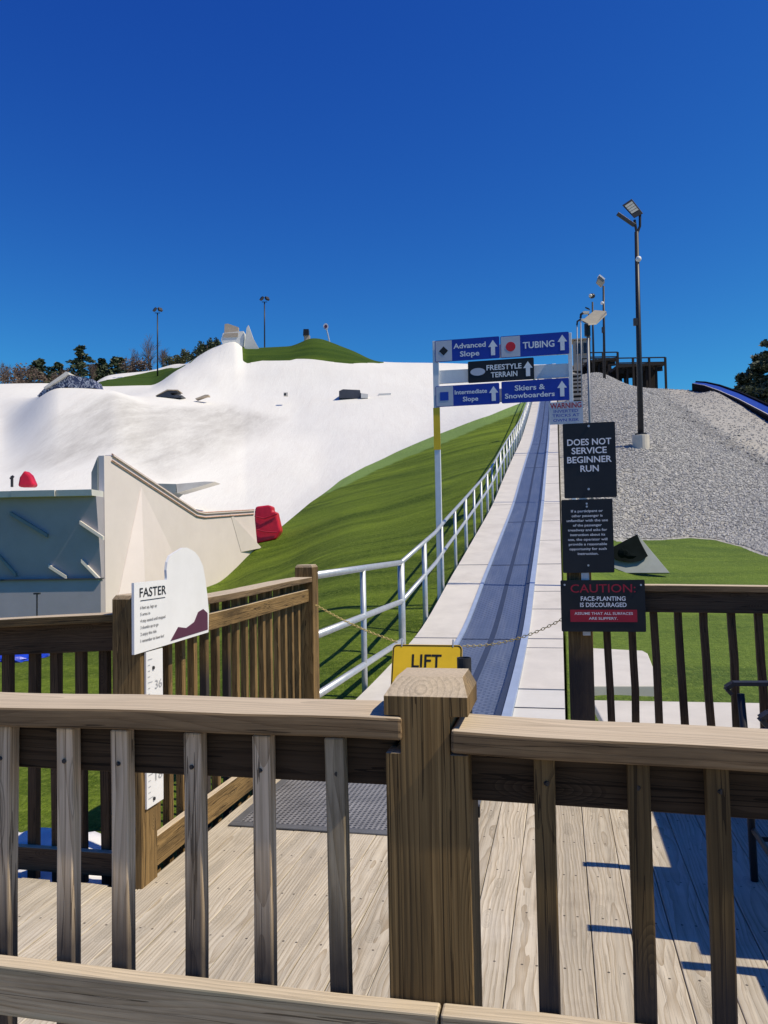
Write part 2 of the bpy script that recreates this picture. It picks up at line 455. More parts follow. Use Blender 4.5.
# ------------------------------------------------------------------ mesh builder
class MB:
    def __init__(s):
        s.v = []
        s.f = []
        s.g = []
        s.t = []
        s.mi = []

    def add(s, verts, faces, grain=None, tone=1.0, mi=0):
        o = len(s.v)
        s.v += [Vector(p) for p in verts]
        s.f += [tuple(i + o for i in f) for f in faces]
        s.mi += [mi] * len(faces)
        s.g += list(grain) if grain else [tuple(p) for p in verts]
        s.t += [tone] * len(verts) if isinstance(tone, (int, float)) else list(tone)
        return s

    def bar(s, p0, p1, w, t, up=(0, 0, 1), seg=1, wob=0.0, tone=None, mi=0, ring=None):
        """a plank from p0 to p1: w across (horizontal), t along up"""
        p0, p1 = Vector(p0), Vector(p1)
        ax = (p1 - p0)
        L = ax.length
        ax.normalize()
        up = Vector(up)
        side = ax.cross(up)
        side.normalize()
        up = side.cross(ax)
        off = ring or (rnd.uniform(-5, 5), rnd.choice((-1, 1)) * rnd.uniform(.0, .06), rnd.choice((-1, 1)) * rnd.uniform(.01, .07))
        tilt = rnd.uniform(-.02, .02)
        V, G, FA = [], [], []
        ph = [rnd.uniform(0, 6.28) for _ in range(4)]
        for i in range(seg + 1):
            k = i / seg
            c = p0 + ax * (L * k)
            if wob:
                c = c + side * (wob * (math.sin(5.1 * k * L + ph[0]) + .4 * math.sin(17 * k * L + ph[1]))) + up * (wob * (math.sin(4.3 * k * L + ph[2]) + .4 * math.sin(14 * k * L + ph[3])))
            for (sx, sz) in ((-1, -1), (1, -1), (1, 1), (-1, 1)):
                V.append(c + side * (sx * w / 2) + up * (sz * t / 2))
                G.append((off[0] + L * k, off[1] + sx * w / 2 + tilt * L * k, off[2] + sz * t / 2))
        for i in range(seg):
            for j in range(4):
                a, b2 = i * 4 + j, i * 4 + (j + 1) % 4
                FA.append((a, b2, b2 + 4, a + 4))
        FA.append((3, 2, 1, 0))
        n = seg * 4
        FA.append((n, n + 1, n + 2, n + 3))
        s.add(V, FA, G, rnd.uniform(.88, 1.1) if tone is None else tone, mi)
        return s

    def box(s, c, size, mi=0, rz=0.0, tone=1.0):
        c = Vector(c)
        x, y, z = (q / 2 for q in size)
        cr, sr = math.cos(rz), math.sin(rz)
        V = []
        for (i, j, k) in ((-1, -1, -1), (1, -1, -1), (1, 1, -1), (-1, 1, -1), (-1, -1, 1), (1, -1, 1), (1, 1, 1), (-1, 1, 1)):
            px, py = i * x, j * y
            V.append(c + Vector((px * cr - py * sr, px * sr + py * cr, k * z)))
        s.add(V, [(3, 2, 1, 0), (4, 5, 6, 7), (0, 1, 5, 4), (1, 2, 6, 5), (2, 3, 7, 6), (3, 0, 4, 7)], None, tone, mi)
        return s

    def tube(s, pts, r, n=10, mi=0, caps=True, r1=None):
        pts = [Vector(p) for p in pts]
        V, FA = [], []
        m = len(pts)
        ref = Vector((0.31, 0.17, 0.93))
        for i, p in enumerate(pts):
            d = (pts[min(i + 1, m - 1)] - pts[max(i - 1, 0)]).normalized()
            rr = r if r1 is None else r + (r1 - r) * i / (m - 1)
            a = d.cross(ref)
            if a.length < 1e-3:
                a = d.cross(Vector((1, 0, 0)))
            a.normalize()
            b2 = d.cross(a)
            for j in range(n):
                t = 2 * math.pi * j / n
                V.append(p + a * (math.cos(t) * rr) + b2 * (math.sin(t) * rr))
        for i in range(m - 1):
            for j in range(n):
                FA.append((i * n + j, i * n + (j + 1) % n, (i + 1) * n + (j + 1) % n, (i + 1) * n + j))
        if caps:
            FA.append(tuple(reversed(range(n))))
            FA.append(tuple((m - 1) * n + j for j in range(n)))
        s.add(V, FA, None, 1.0, mi)
        return s

    def hull_prism(s, front, back, mi=0, cap_mi=None):
        """two matching rings joined into a solid"""
        n = len(front)
        V = list(front) + list(back)
        FA = [tuple(range(n)), tuple(reversed(range(n, 2 * n)))]
        s.add(V, FA, None, 1.0, mi if cap_mi is None else cap_mi)
        o = len(s.v) - 2 * n
        for i in range(n):
            j = (i + 1) % n
            s.f.append((o + i, o + n + i, o + n + j, o + j))
            s.mi.append(mi)
        return s

    def blob(s, c, rad, n=10, m=7, jit=0.0, mi=0, tone=1.0):
        c = Vector(c)
        V, FA = [], []
        for i in range(m + 1):
            th = math.pi * i / m
            for j in range(n):
                ph = 2 * math.pi * j / n
                q = Vector((math.sin(th) * math.cos(ph) * rad[0], math.sin(th) * math.sin(ph) * rad[1], math.cos(th) * rad[2]))
                V.append(c + q * (1 + rnd.uniform(-jit, jit)))
        for i in range(m):
            for j in range(n):
                FA.append((i * n + j, (i + 1) * n + j, (i + 1) * n + (j + 1) % n, i * n + (j + 1) % n))
        s.add(V, FA, None, tone, mi)
        return s

    def build(s, name, mat, parent=None, local=False, smooth=False, bevel=0.0):
        me = bpy.data.meshes.new(name)
        if parent is not None and not local:
            inv = INV[parent.name]
            vv = [inv @ p for p in s.v]
        else:
            vv = s.v
        me.from_pydata([tuple(p) for p in vv], [], s.f)
        mats = mat if isinstance(mat, (list, tuple)) else [mat]
        for q in mats:
            me.materials.append(q)
        if len(mats) > 1:
            me.polygons.foreach_set('material_index', s.mi)
        at = me.attributes.new('grain', 'FLOAT_VECTOR', 'POINT')
        at.data.foreach_set('vector', [x for g in s.g for x in g])
        at = me.attributes.new('tone', 'FLOAT', 'POINT')
        at.data.foreach_set('value', s.t)
        if smooth:
            me.polygons.foreach_set('use_smooth', [True] * len(s.f))
        me.update()
        o = bpy.data.objects.new(name, me)
        COL.objects.link(o)
        if parent is not None:
            o.parent = parent
            INV[o.name] = INV[parent.name]
        else:
            INV[o.name] = Matrix.Identity(4)
        if bevel:
            md = o.modifiers.new('bevel', 'BEVEL')
            md.width = bevel
            md.segments = 2
            md.limit_method = 'ANGLE'
            md.angle_limit = math.radians(40)
        return o


INV = {}


def thing(name, label, cat, loc=(0, 0, 0), rz=0.0, group=None):
    o = bpy.data.objects.new(name, None)
    COL.objects.link(o)
    o.empty_display_size = 0.2
    o.location = loc
    o.rotation_euler = (0, 0, rz)
    o['label'] = label
    o['category'] = cat
    if group:
        o['group'] = group
    INV[o.name] = (Matrix.Translation(Vector(loc)) @ Matrix.Rotation(rz, 4, 'Z')).inverted()
    return o


def tag(o, label, cat, group=None):
    o['label'] = label
    o['category'] = cat
    if group:
        o['group'] = group
    return o


def kind(o, k):
    o['kind'] = k
    return o


# ------------------------------------------------------------------ lettering
def text_geo(body, bold=0.0):
    cu = bpy.data.curves.new('lettering_curve', 'FONT')
    cu.body = body
    cu.size = 1.0
    cu.offset = bold
    cu.extrude = 0.0
    cu.resolution_u = 3
    o = bpy.data.objects.new('lettering_tmp', cu)
    COL.objects.link(o)
    dg = bpy.context.evaluated_depsgraph_get()
    me = bpy.data.meshes.new_from_object(o.evaluated_get(dg))
    V = [tuple(v.co) for v in me.vertices]
    FA = [tuple(p.vertices) for p in me.polygons]
    bpy.data.objects.remove(o)
    bpy.data.meshes.remove(me)
    bpy.data.curves.remove(cu)
    return V, FA


def letter(mb, body, x0, x1, z0, cap, y=-0.004, bold=0.012, mi=0):
    """write body between x0 and x1 on the local xz plane, base line z0, capital height cap"""
    V, FA = text_geo(body, bold)
    if not V:
        return
    xs = [p[0] for p in V]
    mn, mx = min(xs), max(xs)
    sx = (x1 - x0) / (mx - mn)
    sz = cap / 0.72
    mb.add([(x0 + (p[0] - mn) * sx, y, z0 + p[1] * sz) for p in V], FA, None, 1.0, mi)


def flat(mb, pts, y=-0.004, mi=0):
    """a printed shape: thin prism in the local xz plane"""
    mb.hull_prism([(p[0], y, p[1]) for p in pts], [(p[0], y + 0.0015, p[1]) for p in pts], mi)


def rrect(x0, x1, z0, z1, r, n=4):
    out = []
    for (cx, cz, a0) in ((x1 - r, z0 + r, -90), (x1 - r, z1 - r, 0), (x0 + r, z1 - r, 90), (x0 + r, z0 + r, 180)):
        for i in range(n + 1):
            a = math.radians(a0 + 90 * i / n)
            out.append((cx + r * math.cos(a), cz + r * math.sin(a)))
    return out


def board(root, outline, mat, depth=0.004, name='panel'):
    mb = MB()
    mb.hull_prism([(p[0], 0, p[1]) for p in outline], [(p[0], depth, p[1]) for p in outline])
    return mb.build(name, mat, root, local=True)


def screw(root, spots, r=0.006, mat=None):
    for (x, z) in spots:
        mb = MB()
        mb.tube([(x, -0.006, z), (x, 0.0, z)], r, 10)
        mb.build('screw', mat or M['galv'], root, local=True)


def arrow(mb, cx, cz, w, h, y=-0.004, mi=0):
    hh = h / 2
    flat(mb, [(cx - w * .22, cz - hh), (cx + w * .22, cz - hh), (cx + w * .22, cz + hh * .1), (cx + w * .5, cz + hh * .1), (cx, cz + hh), (cx - w * .5, cz + hh * .1), (cx - w * .22, cz + hh * .1)], y, mi)


# ------------------------------------------------------------------ terrain
STA = [3, 5, 7, 10, 14, 18, 22, 27, 33, 40, 50, 60, 72, 85, 98, 110, 125, 160, 300, 600]
LIFT = [.0, .0, .07, .28, .98, 1.71, 2.47, 3.64, 5.0, 6.55, 9.15, 11.95, 15.2, 18.9, 22.5, 25.9, 27, 26, 20, 10]
TAB = [
    (-700, [-.25, -.25, -.25, -.25, -.25, -.25, -.2, .8, 2.0, 3.4, 5.4, 7.5, 10, 13, 16, 18, 19, 18, 10, 0]),
    (-250, [-.25, -.25, -.25, -.25, -.25, -.25, -.2, 1.0, 2.6, 4.2, 6.5, 9.0, 12.4, 16.2, 19.6, 21, 21, 19, 12, 0]),
    (0, [-.25, -.25, -.25, -.25, -.25, -.25, -.2, 1.2, 3.0, 4.6, 7.0, 9.7, 13.4, 17.8, 21.9, 22.3, 22, 20, 14, 0]),
    (60, [-.25, -.25, -.25, -.25, -.25, -.25, -.2, 1.2, 3.1, 4.9, 7.8, 11.8, 16.2, 17.8, 21.9, 22.6, 23, 21, 14, 0]),
    (110, [-.25, -.25, -.25, -.25, -.25, -.25, -.2, 1.0, 3.0, 4.9, 7.9, 11.8, 15.9, 17.6, 21.5, 24.9, 28.2, 26, 16, 2]),
    (150, [-.25, -.25, -.25, -.25, -.25, -.22, -.15, .7, 2.6, 4.5, 7.3, 10.8, 14.6, 17.9, 21.5, 24.9, 29.0, 27, 16, 2]),
    (180, [-.25, -.25, -.25, -.25, -.22, -.2, -.1, .5, 2.35, 4.1, 6.9, 10.2, 13.9, 17.8, 23.2, 26.5, 29.8, 27, 16, 2]),
    (215, [-.25, -.22, -.2, -.2, -.2, -.2, -.1, .35, 2.0, 3.75, 6.4, 9.6, 13.1, 17.4, 23.9, 28.9, 29.0, 26, 16, 2]),
    (235, [-.25, -.2, -.18, -.1, -.1, .0, .1, .55, 2.0, 3.6, 6.15, 9.2, 12.7, 17.2, 23.8, 29.8, 29.4, 26, 16, 2]),
    (248, [-.25, -.2, -.15, -.05, .0, .1, .3, .75, 2.05, 3.55, 6.0, 9.0, 12.55, 17.2, 23.4, 28.8, 28.6, 26, 16, 2]),
    (290, [-.25, -.2, -.1, .05, .2, .4, .7, 1.2, 2.3, 3.6, 5.95, 8.9, 12.5, 17.3, 23.8, 28.9, 28.4, 26, 16, 2]),
    (316, [-.25, -.2, -.05, .12, .35, .65, 1.05, 1.6, 2.6, 3.8, 5.9, 8.9, 12.7, 17.6, 23.9, 30.0, 28.5, 26, 16, 2]),
    (350, [-.25, -.2, -.05, .18, .45, .85, 1.35, 2.0, 3.0, 4.2, 6.2, 9.2, 13.0, 17.9, 23.7, 28.4, 27.9, 26, 16, 2]),
    (385, [-.25, -.2, -.08, .15, .48, .95, 1.5, 2.2, 3.3, 4.6, 6.6, 9.5, 13.3, 18.0, 23.4, 26.4, 26.8, 26, 16, 2]),
    (430, [-.25, -.2, -.1, .09, .54, 1.08, 1.7, 2.6, 3.8, 5.1, 7.4, 9.9, 13.6, 18.1, 23.2, 26.2, 26.8, 26, 16, 2]),
    (490, [-.25, -.2, -.1, .10, .74, 1.44, 2.14, 3.24, 4.48, 5.8, 8.3, 11.0, 14.3, 18.4, 22.8, 26.0, 26.9, 26, 18, 4]),
    (560, [-.25, -.2, -.1, .12, .80, 1.54, 2.30, 3.46, 4.82, 6.37, 8.9, 11.75, 15.0, 18.7, 22.3, 25.7, 26.9, 26, 18, 4]),
    (600, [-.25, -.2, -.08, .12, .58, 1.15, 2.0, 3.6, 5.2, 7.1, 10.1, 13.1, 16.3, 19.4, 21.6, 23.0, 24, 23, 15, 2]),
    (640, [-.25, -.2, -.1, .1, .4, .85, 1.5, 3.2, 5.35, 7.5, 10.4, 12.7, 15.3, 17.6, 19.4, 20.5, 21, 20, 12, 0]),
    (690, [-.25, -.2, -.1, .1, .35, .8, 1.4, 2.9, 4.8, 6.8, 9.3, 11.7, 14.5, 17.3, 18.4, 18.8, 18, 15, 8, 0]),
    (725, [-.25, -.2, -.1, .09, .35, .8, 1.35, 2.7, 4.5, 6.3, 8.9, 11.7, 14.9, 16.4, 16.6, 16, 15, 12, 6, 0]),
    (768, [-.25, -.2, -.1, .08, .35, .8, 1.3, 2.5, 4.0, 5.8, 8.6, 11.2, 13.4, 13.6, 13.4, 13, 12, 9, 4, 0]),
    (900, [-.25, -.2, -.1, .05, .3, .7, 1.1, 2.0, 3.1, 4.4, 6.6, 8.4, 9.2, 9, 9, 8, 7, 6, 2, 0]),
    (1400, [-.25, -.2, -.1, .0, .2, .5, .8, 1.3, 1.8, 2.4, 3.2, 4, 5, 5, 5, 5, 5, 4, 0, 0]),
]
KU = np.array([(t[0] - 384) / F for t in TAB])
KZ = np.array([t[1] for t in TAB], float)
LY = np.log(np.array(STA, float))


def slopes(x, y):
    """monotone cubic slopes, y may be 2-D (interpolates along axis 0)"""
    h = np.diff(x).reshape((-1,) + (1,) * (y.ndim - 1))
    d = np.diff(y, axis=0) / h
    m = np.zeros_like(y)
    w1 = 2 * h[1:] + h[:-1]
    w2 = h[1:] + 2 * h[:-1]
    with np.errstate(divide='ignore', invalid='ignore'):
        hm = (w1 + w2) / (w1 / d[:-1] + w2 / d[1:])
    ok = (d[:-1] * d[1:]) > 0
    m[1:-1] = np.where(ok, hm, 0)
    m[0], m[-1] = d[0], d[-1]
    return m


def pchip(x, y, q):
    x = np.asarray(x, float)
    y = np.asarray(y, float)
    q = np.clip(np.asarray(q, float), x[0], x[-1])
    m = slopes(x, y)
    i = np.clip(np.searchsorted(x, q, side='right') - 1, 0, len(x) - 2)
    h = x[i + 1] - x[i]
    t = (q - x[i]) / h
    if y.ndim > 1:
        t = t.reshape((-1,) + (1,) * (y.ndim - 1))
        h = h.reshape(t.shape)
    return (y[i] * (2 * t ** 3 - 3 * t ** 2 + 1) + m[i] * h * (t ** 3 - 2 * t ** 2 + t) + y[i + 1] * (-2 * t ** 3 + 3 * t ** 2) + m[i + 1] * h * (t ** 3 - t ** 2))


def lift_z(a):
    return float(pchip(LY, np.array(LIFT), np.array([math.log(max(3, a * CS + .19))]))[0])


def terrain_grid(ks, ys):
    A = pchip(LY, KZ.T, np.log(ys))            # ny x ncol
    Z = pchip(KU, A.T, ks).T                   # ny x nk
    return Z


def ground(x, y):
    y = max(y, 3.0)
    return float(terrain_grid(np.array([x / y]), np.array([y]))[0, 0])


YS_HIT = np.exp(np.linspace(math.log(3.2), math.log(400), 900))


def hit(u, v, ymin=3.2):
    """the first point of the terrain along a sight line"""
    d = ray(u, v)
    k = d.x / d.y
    zt = terrain_grid(np.array([k]), YS_HIT)[:, 0]
    zr = EYE + d.z / d.y * YS_HIT
    prev = None
    for i in range(len(YS_HIT)):
        if YS_HIT[i] < ymin:
            continue
        if zr[i] <= zt[i]:
            if i == 0:
                Y = YS_HIT[0]
            else:
                a, b2 = zr[i - 1] - zt[i - 1], zr[i] - zt[i]
                t = a / (a - b2) if a != b2 else 1
                Y = YS_HIT[i - 1] + t * (YS_HIT[i] - YS_HIT[i - 1])
            return Vector((k * Y, Y, EYE + d.z / d.y * Y))
    Y = 120.0
    return Vector((k * Y, Y, EYE + d.z / d.y * Y))


def kp(u, Y):
    k = (u - 384) / F
    return (k * Y, Y)


def sdf(px, py, poly):
    """signed distance to a plan polygon, positive inside"""
    d2 = np.full(px.shape, 1e18)
    inside = np.zeros(px.shape, bool)
    n = len(poly)
    for i in range(n):
        ax, ay = poly[i]
        bx, by = poly[(i + 1) % n]
        ex, ey = bx - ax, by - ay
        wx, wy = px - ax, py - ay
        t = np.clip((wx * ex + wy * ey) / (ex * ex + ey * ey + 1e-12), 0, 1)
        d2 = np.minimum(d2, (wx - ex * t) ** 2 + (wy - ey * t) ** 2)
        c = (ay > py) != (by > py)
        with np.errstate(divide='ignore', invalid='ignore'):
            xi = ax + (py - ay) * ex / (by - ay if by != ay else 1e-12)
        inside ^= c & (px < xi)
    d = np.sqrt(d2)
    return np.where(inside, d, -d)


def xy(p):
    return (p.x, p.y)


snow_edge = [xy(hit(u, v, 20)) for (u, v) in ((530, 400), (490, 416), (437, 435), (395, 452), (365, 467), (340, 480), (310, 502), (284, 525), (272, 536))]
turf_poly = [xy(D(112, -1.0)), xy(D(98, -2.6))] + snow_edge + [xy(D(28.6, -11.4)), xy(D(17.6, -11.5)), (-40, 24), (-70, 24), (-70, 1.5), (70, 1.5), (70, 112), xy(D(112, 0))]
gravel_poly = [xy(D(20.5, .02))] + [xy(hit(u, v, 8)) for (u, v) in ((616, 541), (640, 540), (665, 540), (690, 538), (715, 540), (742, 547), (768, 557))] + [(16, 20), (40, 22), (90, 40), (140, 150), (60, 160), xy(D(150, .02))]
mound_poly = [xy(hit(u, v, 60)) for (u, v) in ((243, 363.5), (262, 361), (290, 360.5), (296, 359), (330, 362), (352, 364), (384, 363.5))] + [kp(385, 110), kp(352, 111), kp(316, 111), kp(285, 112), kp(262, 112), kp(243, 112)]
strip_poly = [kp(60, 99.5), kp(110, 99), kp(165, 99.5), kp(184, 103), kp(205, 111)] + [xy(hit(u, v, 101)) for (u, v) in ((190, 363.5), (170, 367), (150, 371.5), (125, 376.5), (100, 381.5))]
top_poly = [kp(-500, 124.5), kp(260, 124.5), kp(300, 113), kp(590, 113), kp(560, 128), kp(1300, 128), (700, 640), (-900, 640)]

nk, ny = 760, 330
ks = np.concatenate([np.linspace(-1.3, -.56, 60)[:-1], np.linspace(-.56, .56, 640), np.linspace(.56, 1.2, 62)[1:]])
ys = np.exp(np.linspace(math.log(3.0), math.log(420), ny))
nk = len(ks)
GZ = terrain_grid(ks, ys)
GX = ys[:, None] * ks[None, :]
GY = np.repeat(ys[:, None], nk, 1)
f_t = sdf(GX, GY, turf_poly)
f_t = np.maximum(f_t, sdf(GX, GY, mound_poly))
f_t = np.maximum(f_t, sdf(GX, GY, strip_poly))
f_g = sdf(GX, GY, gravel_poly)
f_e = sdf(GX, GY, top_poly)
# the lift sits in a shallow trench
bb = GX * CS - GY * SN
aa = GX * SN + GY * CS
trench = np.where((bb > -1.82) & (bb < 0.02) & (aa < 113), .28, 0.0)
deckzone = (aa < 6.3) & (bb > -1.95) & (bb < 4)
for i in range(ny):
    for j in range(nk):
        x, y = GX[i, j], GY[i, j]
        if y > 24 and f_g[i, j] < 0 and f_t[i, j] < .5:
            GZ[i, j] += .16 * mnoise.noise((x * .13, y * .13, 1.7)) * min(1, (y - 24) / 20)
        elif f_g[i, j] > 0:
            GZ[i, j] += min(1, f_g[i, j] / 2) * (.05 * mnoise.noise((x * .3, y * .3, 4.1)) + .0 * mnoise.noise((x * 1.7, y * 1.7, 2.2)))
        elif f_t[i, j] > 0:
            GZ[i, j] += min(1, f_t[i, j]) * (.035 * mnoise.noise((x * .5, y * .5, 9.1)) + .012 * mnoise.noise((x * 1.9, y * 1.9, 3.1)))
GZ -= trench
GZ = np.where(deckzone, np.minimum(GZ, -.35), GZ)

# landing mound greyed for wear and for its shaded facing / pale dusty part of the upper gravel / darker mown turf by the rail
soil_shade_snow = np.clip(sdf(GX, GY, [xy(hit(u, v, 24)) for (u, v) in ((96, 396), (150, 404), (230, 405), (285, 418), (250, 440), (200, 462), (165, 478), (112, 452), (60, 470), (10, 470), (50, 420))]) / 2.5 + .35, 0, 1)
soil_grav = np.clip(sdf(GX, GY, [xy(hit(u, v, 20)) for (u, v) in ((662, 392), (694, 420), (735, 447), (768, 466))] + [(40, 42), (60, 60), (60, 110), kp(660, 104)]) / 2 + .3, 0, 1)
def line_dist(px, py, pts):
    d = np.full(px.shape, 1e9)
    for (ax, ay), (bx, by) in zip(pts[:-1], pts[1:]):
        ex_, ey_ = bx - ax, by - ay
        t = np.clip(((px - ax) * ex_ + (py - ay) * ey_) / (ex_ * ex_ + ey_ * ey_ + 1e-9), 0, 1)
        d = np.minimum(d, np.hypot(px - ax - ex_ * t, py - ay - ey_ * t))
    return d


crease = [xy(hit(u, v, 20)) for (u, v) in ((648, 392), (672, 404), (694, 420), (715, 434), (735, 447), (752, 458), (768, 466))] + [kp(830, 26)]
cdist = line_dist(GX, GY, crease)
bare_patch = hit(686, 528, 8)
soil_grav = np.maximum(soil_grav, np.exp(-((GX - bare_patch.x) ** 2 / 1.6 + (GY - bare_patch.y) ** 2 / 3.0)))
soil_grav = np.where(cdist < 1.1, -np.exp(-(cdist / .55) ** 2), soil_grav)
soil_turf = np.clip(np.maximum(sdf(GX, GY, mound_poly), sdf(GX, GY, strip_poly)) / 1.0 + .5, 0, 1)


ex = np.array(snow_edge + [xy(D(98, -2.6))])
edge_poly = [xy(hit(u, v, 20)) for (u, v) in ((532, 399), (490, 414), (437, 433), (395, 450), (365, 465), (340, 479), (322, 494), (345, 486), (372, 472), (400, 460), (437, 446), (492, 423), (530, 408))]
pale = np.clip(sdf(GX, GY, edge_poly) / .25 + .5, 0, 1)


def region_mesh(name, fields, mat, soil):
    """cells of the terrain sheet where every field is positive, clipped exactly along the zero lines"""
    inside = np.ones((ny, nk), bool)
    for f in fields:
        inside &= f > 0
    V, FA, S = [], [], []
    index = {}

    def vid(i, j):
        q = (i, j)
        if q not in index:
            index[q] = len(V)
            V.append((GX[i, j], GY[i, j], GZ[i, j]))
            S.append(soil[i, j])
        return index[q]
    c = inside[:-1, :-1].astype(int) + inside[1:, :-1] + inside[:-1, 1:] + inside[1:, 1:]
    cells = np.argwhere(c > 0)
    for (i, j) in cells:
        q = [(i, j), (i, j + 1), (i + 1, j + 1), (i + 1, j)]
        if c[i, j] == 4:
            FA.append([vid(*k) for k in q])
            continue
        for tri in ((q[0], q[1], q[2]), (q[0], q[2], q[3])):
            poly = [((GX[k], GY[k], GZ[k]), [f[k] for f in fields], soil[k]) for k in tri]
            for fi in range(len(fields)):
                out = []
                for n in range(len(poly)):
                    A, B = poly[n], poly[(n + 1) % len(poly)]
                    fa, fb = A[1][fi], B[1][fi]
                    if fa >= 0:
                        out.append(A)
                    if (fa >= 0) != (fb >= 0):
                        t = fa / (fa - fb)
                        out.append((tuple(A[0][m] + t * (B[0][m] - A[0][m]) for m in range(3)), [x + t * (y - x) for x, y in zip(A[1], B[1])], A[2] + t * (B[2] - A[2])))
                poly = out
                if len(poly) < 3:
                    break
            if len(poly) >= 3:
                base = len(V)
                for p in poly:
                    V.append(p[0])
                    S.append(p[2])
                FA.append(list(range(base, base + len(poly))))
    me = bpy.data.meshes.new(name)
    me.from_pydata(V, [], FA)
    me.materials.append(mat)
    at = me.attributes.new('soil', 'FLOAT', 'POINT')
    at.data.foreach_set('value', S)
    me.polygons.foreach_set('use_smooth', [True] * len(FA))
    me.update()
    o = bpy.data.objects.new(name, me)
    COL.objects.link(o)
    o['kind'] = 'structure'
    return o


zero = np.zeros((ny, nk))
region_mesh('gravel_hill', [f_g, -f_e], M['gravel'], soil_grav)
region_mesh('turf_ground', [-f_g, f_t, -f_e], M['turf'], np.where(pale > 0, -pale, np.where((bb > 0) & (aa < 40), -.28, soil_turf)))
region_mesh('snow_slope', [-f_g, -f_t, -f_e], M['snow'], soil_shade_snow)
region_mesh('hilltop_ground', [f_e], M['ground'], zero)
mb = MB()
n = 48
mb.add([(1500 * math.cos(2 * math.pi * i / n), 1500 * math.sin(2 * math.pi * i / n), -.8) for i in range(n)], [tuple(range(n))])
kind(mb.build('ground', M['ground']), 'structure')

# ------------------------------------------------------------------ deck
mb = MB()
bw = .1438
b0 = .0765 - bw / 2 + .0005
gap = .003
i0 = -30
for i in range(-30, 36):
    b = .0755 + .147 * i + .0735
    a1 = 6.08 if b > -1.86 else 3.235
    if b < -4.0 or b > 4.9:
        continue
    cuts = [-9.0, -5.2, -1.6]
    c = 9
    while c < -1.0:
        cuts.append(c)
        c += rnd.choice((2.4, 3.0, 3.6))
    cuts.append(a1 + rnd.uniform(-.012, .012))
    for p, q in zip(cuts[:-1], cuts[1:]):
        zz = rnd.uniform(-.0025, .0015)
        mb.bar(D(p + .002, b, -.016 + zz), D(q - .002, b, -.016 + zz + rnd.uniform(-.001, .001)), bw, .032, seg=4, wob=.0008, tone=rnd.uniform(.86, 1.06),
               ring=(rnd.uniform(-9, 9), rnd.uniform(-.05, .05), rnd.uniform(-.10, -.015)))
kind(mb.build('deck', M['wood_deck'], bevel=.003), 'structure')
mb = MB()
for a in np.arange(-8.9, 6.2, .4):
    mb.bar(D(a, -4.0, -.11) if a < 3.2 else D(a, -1.85, -.11), D(a, 4.8, -.11), .04, .14)
mb.bar(D(6.05, -1.87, -.11), D(6.05, 4.85, -.11), .04, .15)
kind(mb.build('deck_joists', M['wood_dark']), 'structure')


def post(root, b, a, z0, z1, w, mat, chamfer=.04, inset=.03, tone=1.0, name='post'):
    m = MB()
    off = (rnd.uniform(-3, 3), rnd.uniform(-.03, .03), rnd.uniform(-.05, .02))
    h = w / 2
    lv = [(z0, h), (z0 + (z1 - chamfer - z0) * .5, h), (z1 - chamfer, h), (z1, h - inset)]
    V, G = [], []
    for (z, r) in lv:
        for (sx, sy) in ((-1, -1), (1, -1), (1, 1), (-1, 1)):
            V.append(D(a + sy * r, b + sx * r, z))
            G.append((off[0] + z, off[1] + sx * r, off[2] + sy * r))
    FA = [(3, 2, 1, 0)]
    for i in range(len(lv) - 1):
        for j in range(4):
            FA.append((i * 4 + j, i * 4 + (j + 1) % 4, i * 4 + 4 + (j + 1) % 4, i * 4 + 4 + j))
    k = (len(lv) - 1) * 4
    FA.append((k, k + 1, k + 2, k + 3))
    m.add(V, FA, G, tone)
    return m.build(name, mat, root, bevel=.004)


# ---- the railing the photographer leans on
fr = thing('deck_railing', 'weathered wooden railing running across the whole foreground, with a chamfered post in its middle', 'railing', D(1.41, -.22, 0), RZ)
m = MB()
off = (.7, .012, .055)
FRB, FRA, FRH = -.229, 1.41, .07


def post_rings(levels):
    V, G, FA = [], [], []
    for (z, xl, xr, yf, yb) in levels:
        for (x, y) in ((xl, yf), (xr, yf), (xr, yb), (xl, yb)):
            V.append(D(FRA + y, FRB + x, z))
            G.append((off[0] + z * .5, off[1] + x, off[2] + y))
    FA.append((3, 2, 1, 0))
    for i in range(len(levels) - 1):
        for j in range(4):
            FA.append((i * 4 + j, i * 4 + (j + 1) % 4, i * 4 + 4 + (j + 1) % 4, i * 4 + 4 + j))
    k = (len(levels) - 1) * 4
    FA.append((k, k + 1, k + 2, k + 3))
    return V, FA, G


h = .07
lv = [(-.3, -h, h, -h, h), (.3, -h, h, -h, h), (.8, -h, h, -h, h), (1.126, -h, h, -h, h), (1.1265, -h + .026, h - .030, -h, h), (1.1895, -h + .026, h - .030, -h, h), (1.19, -h - .002, h + .001, -h, h + .008), (1.222, -h - .002, h + .001, -h, h + .008), (1.249, -h + .013, h - .012, -h + .044, h - .002)]
m.add(*post_rings(lv), 0.95)
m.build('post', M['wood_new'], fr, bevel=.007)
for (ba, bz, za, zb) in ((-3.4, -.270, 1.194, 1.186), (-.186, 2.6, 1.170, 1.113)):
    m = MB()
    m.bar(D(1.40, ba, za - .019), D(1.40, bz, zb - .019),   .142, .038, seg=40, wob=.0024, tone=1.0, ring=(rnd.uniform(0, 4), .02, -.055))
    m.build('top_rail', M['wood_rail'], fr, bevel=.005)
    m = MB()
    m.bar(D(1.404, ba, za - .084), D(1.404, bz + (0 if bz > 0 else -.02), zb - .084), .038, .090, seg=10, wob=.001)
    m.build('apron_board', M['wood_apron'], fr, bevel=.003)
